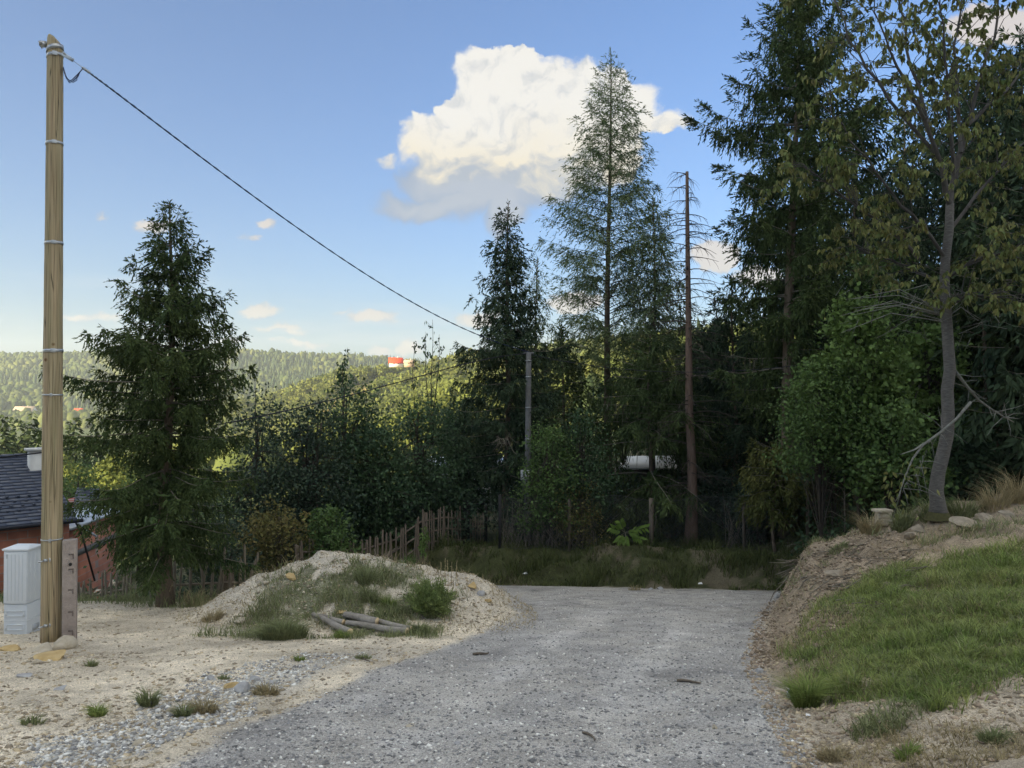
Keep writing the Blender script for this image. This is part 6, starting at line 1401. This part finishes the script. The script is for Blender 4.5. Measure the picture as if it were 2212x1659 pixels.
sward('bank_weeds', 3800, region_view(lambda x, y: (x > np.interp(y, XR_Y, XR_X) + .3) * (y < 16) * (1 - turf(x, y)) * ss(fbm(x + 31, y, .6, 3), .08, .25), 4.8, 16), .05, .2, .009, M_GR2, 'sparse green weeds in the bare soil of the bank', (.4, 1.4))
def tuft(px, py, wpx, hm, mat, label, group, n=160, bw=.008, seed=0, cat='grass tuft', name='grass_tuft', bend=(.2, 1.0)):
    p = on_ground(px, py); g = np.random.default_rng(int(px * 3 + py)); w = wpx / FPX * p.y; r = w * .5 * np.sqrt(g.random(n)) * .6; a = g.uniform(0, 6.28, n)
    x, y = r * np.cos(a), r * np.sin(a) * .7; zz = H_(x + p.x, y + p.y) - p.z; A = Acc(); f = r / (w * .3 + 1e-6)
    hh = hm * g.uniform(.35, 1.15, n) * (1 - .45 * f ** 2); az = a + g.normal(0, .7, n); bd = (g.uniform(*bend, n) * .6 + f * .8) * hh; a2 = g.uniform(0, 6.28, n); ww = bw * g.uniform(.7, 1.4, n) / 2; o0 = np.zeros(n)
    B = np.stack([x, y, zz - .01], 1); W = np.stack([np.cos(a2) * ww, np.sin(a2) * ww, o0], 1); M1 = B + np.stack([np.cos(az) * bd * .3, np.sin(az) * bd * .3, hh * .62], 1); T1 = B + np.stack([np.cos(az) * bd, np.sin(az) * bd, hh * .85], 1)
    A.add(np.stack([B - W, B + W, M1 + W * .8, M1 - W * .8, T1], 1).reshape(-1, 3), [np.arange(n)[:, None] * 5 + np.array([[0, 1, 2, 3]]), np.arange(n)[:, None] * 5 + np.array([[3, 2, 4]])])
    o = A.obj(name, mat); o.location = p; setp(o, label, cat, group); return o
TF = [(615, 1380, 150, .34, M_GR2, 'largest green grass tuft, left of the logs', 1500), (790, 1255, 70, .32, M_GR2, 'dark rush tuft on the upper slope of the heap', 420), (800, 1295, 56, .26, M_GR2, 'blue green tuft below the rush tuft', 260),
      (840, 1310, 48, .22, M_GR, 'leafy tuft right of the blue green one', 240), (905, 1368, 80, .2, M_GR2, 'grass tuft right of the logs', 420), (740, 1378, 50, .16, M_GR, 'green tuft in front of the split log', 220),
      (648, 1428, 34, .10, M_GR, 'small bright tuft alone on the dirt', 120), (785, 1424, 56, .08, M_GR2, 'low dull tuft near the gravel edge', 170), (198, 1440, 36, .11, M_GR2, 'small tuft right of the flat stone', 120),
      (210, 1548, 46, .14, M_GR, 'dark green tuft on the stony ground at lower left', 200), (320, 1525, 56, .20, M_GR2, 'curly dark tuft beside the stone heaplet', 260), (440, 1540, 90, .16, M_DRY, 'dull spreading tuft at the road edge', 300),
      (395, 1550, 40, .16, M_GR2, 'green part tuft left of the spreading one', 160), (575, 1500, 84, .14, M_DRY, 'withered tuft right of the angular rock', 260), (70, 1565, 70, .10, M_GR2, 'faint patch of green at the left border', 160),
      (485, 1468, 36, .09, M_GR2, 'tiny tuft above the strip of grey stones', 90), (460, 1340, 70, .20, M_DRY, 'brownish tuft left of the heap', 300), (420, 1310, 50, .5, M_DRY, 'tall straw stalks at the foot of the heap', 110),
      (1370, 1275, 40, .2, M_DRY, 'straw tuft at the far edge of the road', 110), (1745, 1530, 80, .38, M_GR, 'long grass hanging over the road edge on the right', 700), (1880, 1155, 60, .55, M_DRY, 'straw yellow tuft left of the stacked stones', 320),
      (1950, 1140, 60, .50, M_GR2, 'tall grass between the stacked stones and the cherry', 380), (2080, 1110, 90, .40, M_GR2, 'long grass right of the cherry foot', 520), (2150, 1095, 90, .60, M_DRY, 'tall seeding grass near the right border', 360),
      (2200, 1085, 80, .85, M_DRY, 'tallest dry grass plumes at the right border', 320), (1830, 1140, 40, .5, M_GR2, 'bright grass tuft at the left end of the bank top', 200), (1810, 1190, 70, .16, M_GR2, 'short tuft on the crest of the bank', 260),
      (2010, 1120, 70, .5, M_GR2, 'grass growing up against the cherry foot', 420), (1800, 1640, 110, .12, M_DRY, 'flattened straw at the bottom right', 300), (1960, 1640, 70, .12, M_GR, 'sparse green tuft near the lower right corner', 160), (2150, 1600, 100, .12, M_GR2, 'low weeds at the lower right', 260), (1230, 1262, 60, .12, M_GRD, 'moss green tuft on the verge', 150)]
for t_ in TF: tuft(t_[0], t_[1], t_[2], t_[3], t_[4], t_[5], None, t_[6])
# the two feathery green bushes on the heap
M_FEA = material('feathery_green', (.16, .22, .07), .7, col2=(.24, .29, .11), nscale=3, island=.3, trans=.3)
def feather_bush(px, py, Y, wpx, pyt, label, mat, n, seed, dry=0):
    p = on_ground(px, py) if Y is None else Vector(base_at(px, Y)); g = np.random.default_rng(seed); w = wpx / FPX * p.y / 2; hh = at(px, pyt, p.y).z - p.z
    root = empty('feathery_bush', p, label, 'bush'); A = Acc(); S = Acc()
    for k in range(70):
        a = g.uniform(0, 6.28); rr = w * math.sqrt(g.random()); tip = np.array([rr * math.cos(a), rr * math.sin(a) * .8, hh * (1 - .5 * (rr / w) ** 2) * g.uniform(.45, 1.08)]); st = tip * [.25, .25, 0]
        mid = (st + tip) / 2 + [0, 0, hh * .08]; S.tube([st, mid, tip], [.006, .004, .002], 3, cap=False); m = n // 70; f = g.uniform(.25, 1.02, m)[:, None]
        C = np.where(f < .5, st * (1 - 2 * f) + mid * 2 * f, mid * (2 - 2 * f) + tip * (2 * f - 1)) + g.normal(0, .03, (m, 3)); D = unit(g.normal(0, .6, (m, 3)) + unit(tip - st) * .9); A.add(*(lambda q: (q[0], q[1]))(_q(C, D, g)))
    S.obj('stems', M_DRY if dry else M_GR2, root); A.obj('crown', mat, root)
def _q(C, D, g):
    n = len(C); l = g.uniform(.035, .075, n); s = unit(np.cross(D, g.normal(0, 1, (n, 3)))) * (l * .11)[:, None]; D = D * l[:, None]
    return np.stack([C, C + D * .5 + s, C + D, C + D * .5 - s], 1).reshape(-1, 3), np.arange(n * 4).reshape(n, 4)
feather_bush(932, 1335, None, 110, 1246, 'feathery light green bush on the right part of the heap', M_FEA, 9000, 5)
feather_bush(885, 1245, 16.2, 62, 1196, 'dark green feathery bush behind the crest of the heap', M_LEAF_M, 6000, 6)
sapling('upright yellow green weed spire behind the heap', 915, 16.4, 1240, 1168, 64, M_LEAF_L, n=260, wpx=7, ls=.07, stemr=.006, cat='weed')
def stalks(pts, Y, label, mat=M_DRY, seeds=True):
    o = at(pts[0][0], pts[0][1], Y); root = empty('dry_stalks', o, label, 'dried plant'); g = np.random.default_rng(int(pts[0][0])); S = Acc(); A = Acc()
    for (x0, y0, x1, y1) in pts:
        a, b = np.array(at(x0, y0, Y) - o), np.array(at(x1, y1, Y) - o); a[2] = H(a[0] + o.x, Y) - o.z; S.tube([a, (a + b) / 2 + g.normal(0, .01, 3), b], [.005, .004, .003], 4)
        if seeds:
            n = 26; f = g.uniform(.62, 1, n)[:, None]; C = a * (1 - f) + b * f; D = unit(g.normal(0, .35, (n, 3)) + [0, 0, 1]); quads(A, C, D, unit(np.cross(D, g.normal(0, 1, (n, 3)))), np.full(n, .012), np.full(n, .035))
    S.obj('stem', mat, root)
    if seeds: A.obj('seed_head', mat, root)
stalks([(955, 1265, 952, 1215), (962, 1268, 962, 1207), (968, 1270, 966, 1212), (975, 1270, 976, 1217), (985, 1275, 987, 1212), (990, 1276, 985, 1230), (948, 1262, 944, 1228)], 13.2, 'pale dry seed stalks behind the feathery bush')
stalks([(965, 1340, 968, 1270), (972, 1340, 980, 1262), (980, 1338, 985, 1280)], 12.4, 'pale dry seed stalks in front of the right end of the heap')
stalks([(708, 1350, 706, 1262), (735, 1335, 730, 1250)], 12.3, 'two thin straw stalks left of the logs', seeds=False)
stalks([(355, 1318, 372, 1262), (365, 1318, 362, 1258), (375, 1318, 392, 1268), (345, 1320, 340, 1272), (385, 1318, 410, 1276), (400, 1322, 398, 1278)], 14.9, 'straw stalks at the foot of the lone spruce')
# chestnut like seedling in front of the wire fence
def seedling():
    Y = 21.6; o = at(1355, 1205, Y); o.z = H(o.x, o.y); root = empty('seedling', o, 'bright green walnut seedling hanging in front of the wire fence', 'seedling'); S = Acc(); A = Acc(); g = np.random.default_rng(3)
    top = np.array(at(1350, 1150, Y) - o); S.tube([(0, 0, 0), top * .5 + [.03, 0, 0], top], [.012, .01, .007], 5)
    for (px, py) in ((1322, 1140), (1335, 1168), (1352, 1172), (1385, 1165), (1395, 1140), (1370, 1150), (1340, 1128)):
        e = np.array(at(px, py, Y - .1) - o); S.tube([top, (top + e) / 2 + [0, 0, .05], e], [.006, .004, .002], 4, cap=False); n = 9; f = np.linspace(.35, 1, n)[:, None]; C = top * (1 - f) + e * f
        ax = unit(e - top); D = unit(ax + np.where(np.arange(n) % 2, 1, -1)[:, None] * np.cross(ax, [0, -1, 0]) * .9 + [0, 0, -.3]); leaves6(A, C, D, unit(g.normal(0, .3, (n, 3)) + [0, -1, .5]), np.full(n, .085), np.full(n, .19))
    S.obj('stems', M_TWIG, root); A.obj('leaves', material('bright_leaves', (.12, .20, .035), .6, col2=(.17, .26, .05), nscale=2, trans=.3), root)
seedling()
# brush wood: tangled stems along the wire fence
def brush():
    g = np.random.default_rng(12)
    for j, (x0, x1, lab) in enumerate(((1085, 1180, 'tangle of bare brown stems at the left end of the wire fence'), (1180, 1290, 'tangle of bare brown stems in the middle of the wire fence'), (1560, 1720, 'thin bare stems behind the wire fence near the big spruce'))):
        b = base_at((x0 + x1) / 2, 22.3); root = empty('brushwood', b, lab, 'brushwood'); A = Acc()
        for k in range(80):
            px = g.uniform(x0, x1); a = np.array(base_at(px, 21.95 + g.uniform(.05, .9))) - b; l = g.uniform(.5, 1.5); d = np.array([g.normal(0, .35), g.normal(0, .2), 1]) * l; A.tube([a, a + d * .5 + g.normal(0, .06, 3), a + d + g.normal(0, .1, 3)], [.010, .007, .003], 4, cap=False)
        o = A.obj('stems', M_TWIG, root); o['kind'] = 'stuff'
brush()
# roots and brushwood sticking out of the bank corner
def roots():
    o = at(1730, 1235, 15.4); o = Vector((o.x, o.y, o.z)); root = empty('root_bundle', o, 'bundle of pale dry roots and twigs sticking out of the bank over the road', 'roots'); A = Acc(); g = np.random.default_rng(8); Y = 15.3
    for k in range(26):
        e = (g.uniform(1660, 1722), g.uniform(1205, 1262)); s = (g.uniform(1728, 1765), g.uniform(1205, 1240)); P = [np.array(at(*s, 15.6) - o), np.array(at((s[0] + e[0]) / 2, (s[1] + e[1]) / 2 + g.uniform(-8, 4), Y) - o), np.array(at(*e, Y - g.uniform(0, .5)) - o)]
        A.tube(P, [.014, .010, .004], 5)
    A.tube([np.array(at(px, py, Y - .2) - o) for px, py in ((1705, 1240), (1690, 1262), (1672, 1280), (1662, 1302))], [.014, .012, .01, .006], 5)
    A.obj('root', M_TWIG, root)['kind'] = 'stuff'
    o2 = on_ground(1850, 1230); r2 = empty('root_tangle', o2, 'loose pale roots lying on the brown face of the bank', 'roots'); A = Acc()
    for k in range(110):
        px, py = g.uniform(1690, 1990), g.uniform(1190, 1340); p = np.array(on_ground(px, py)); l = g.uniform(.1, .45); a = g.uniform(-.8, .8); P = []
        for f in (0, .33, .66, 1):
            q = p + np.array([math.cos(a), math.sin(a), 0]) * l * f + g.normal(0, .02, 3); q[2] = H(q[0], q[1]) + .015 + .03 * g.random(); P.append(q - np.array(o2))
        A.tube(P, [.009, .007, .005, .002], 4, cap=False)
    A.obj('root', M_TWIG, r2)['kind'] = 'stuff'
roots()
# stack of three stones
def stack():
    o = on_ground(1908, 1134); root = empty('stone_stack', o, 'little stack of three squared stones with a flat cap', 'stone stack'); k = o.y / FPX
    for (dx, z0, z1, w, d, rz) in ((2, 0, 14, 15, 12, .1), (0, 14, 27, 14, 12, -.12), (-2, 27, 33, 17, 14, .2)):
        A = Acc(); A.box((dx * k, 0, (z0 + z1) / 2 * k - .01), (w * k, d * k, (z1 - z0) / 2 * k), rotz(rz)); bevel_obj(A.obj('stone', M_ROCK, root), .012, 2)
stack()
# litter, sticks and a snapped branch on the road
def stick(px0, py0, px1, py1, r, label, mat=M_DKW, bow=.03):
    a, b = np.array(on_ground(px0, py0)), np.array(on_ground(px1, py1)); o = a.copy(); P = []; 
    for f in np.linspace(0, 1, 6):
        q = a * (1 - f) + b * f; q[0] += bow * math.sin(f * 3.1); q[1] += bow * math.sin(f * 6); q[2] = H(q[0], q[1]) + r + .006; P.append(q - o)
    A = Acc(); A.tube(P, [r, r * 1.2, r, r * .8, r * .7, r * .4], 5); ob = A.obj('stick', mat, smooth=True); ob.location = o; setp(ob, label, 'stick')
stick(1022, 1417, 1056, 1414, .016, 'dark stick lying across the gravel left of the middle of the road')
stick(1462, 1474, 1514, 1480, .014, 'curved dark stick on the gravel in front of the right bank')
stick(1258, 1588, 1284, 1604, .010, 'small dark twig near the bottom of the road')
stick(1700, 1186, 1738, 1166, .03, 'grey board lying against the foot of the plank fence', M_OLDW, 0)
stick(845, 1196, 880, 1178, .03, 'grey broken stake leaning behind the top of the heap', M_OLDW, 0)
stick(770, 1420, 800, 1432, .008, 'thin brown twig on the dirt below the logs')
def litter(px, py, s, label):
    p = on_ground(px, py); A = Acc(); g = np.random.default_rng(int(px)); w = s / FPX * p.y; V_ = np.array([(-w, -w * .5, .004), (w, -w * .6, .01), (w * .8, w * .6, w * .7), (-w * .7, w * .5, .02), (0, 0, w * .5)]); V_ = np.vstack([V_, V_ - [0, 0, .004]])
    A.add(V_, np.array([[0, 1, 4], [1, 2, 4], [2, 3, 4], [3, 0, 4], [6, 5, 9], [7, 6, 9], [8, 7, 9], [5, 8, 9]])); o = A.obj('paper_scrap', material('white_paper', (.75, .75, .76), .7, var=.05)); o.location = p; setp(o, label, 'litter')
litter(1134, 1240, 5, 'white scrap on the verge near the left end of the wire fence'); litter(1718, 1642 - 10 - 120 + 0, 7, 'white scrap on the gravel below the grey boulder'); litter(1512, 1262, 5, 'white chip at the far side of the road'); litter(1745, 1548, 5, 'crumpled white scrap at the foot of the right bank')
# debris heap and stump near the broken fence
def debris():
    o = Vector(base_at(212, 19.0)); root = empty('debris_pile', o, 'pile of boards, brick pieces and stones behind the broken pickets', 'rubble pile'); g = np.random.default_rng(2)
    for k in range(26):
        A = Acc(); x = g.normal(0, .45); z = max(0, .55 - abs(x)) * g.random(); A.box((x, g.normal(0, .3), z + .08), (g.uniform(.06, .16), g.uniform(.05, .12), g.uniform(.04, .1)), np.array(Euler((g.normal(0, .5), g.normal(0, .5), g.uniform(0, 3))).to_matrix())); A.obj('stone', [M_ROCK, M_CONC, M_BRICK][k % 3], root)
    for k in range(9):
        A = Acc(); A.box((g.normal(.1, .35), g.normal(-.1, .2), .45 + g.uniform(-.2, .15)), (.5, .05, .012), np.array(Euler((0, g.uniform(-.9, .9), g.uniform(-.6, .6))).to_matrix())); A.obj('board', M_OLDW, root)
debris()
def stump():
    o = Vector(base_at(492, 16.8)); o.z += 0; root = empty('tree_stump', o, 'short sawn stump behind the broken pickets at the left end of the heap', 'stump'); A = Acc(); A.tube([(0, 0, -.2), (0, 0, .75)], [.17, .14], 12); A.obj('trunk', M_BARK, root); 
stump()
def upright_bits():
    for i, (px, Y, h, lab) in enumerate(((530, 16.6, .9, 'leaning grey stake left of the heap crest'), (818, 17.5, 1.0, 'forked dead stem rising behind the heap crest'))):
        b = Vector(base_at(px, Y)); A = Acc(); A.tube([(0, 0, -.1), (.1, 0, h * .5), (.25, 0, h)], [.035, .03, .02], 6); A.tube([(.1, 0, h * .5), (-.1, 0, h * 1.05)], [.02, .008], 5)
        o = A.obj('dead_sapling', M_OLDW); o.location = b; setp(o, lab, 'dead stem')
upright_bits()
# ------------------------------------------------------------------ air
A = Acc(); A.box((0, 2400, 95), (4150, 2650, 240)); hz = A.obj('haze', None)
hm = bpy.data.materials.new('haze_air'); hm.use_nodes = True; t = hm.node_tree; t.nodes.clear()
o_ = t.nodes.new('ShaderNodeOutputMaterial'); v_ = t.nodes.new('ShaderNodeVolumePrincipled')
v_.inputs['Color'].default_value = (0.80, 0.88, 1.0, 1); v_.inputs['Density'].default_value = 0.00017; v_.inputs['Anisotropy'].default_value = 0.2
t.links.new(v_.outputs[0], o_.inputs['Volume']); hz.data.materials.append(hm); setp(hz, None, None, None, 'stuff')
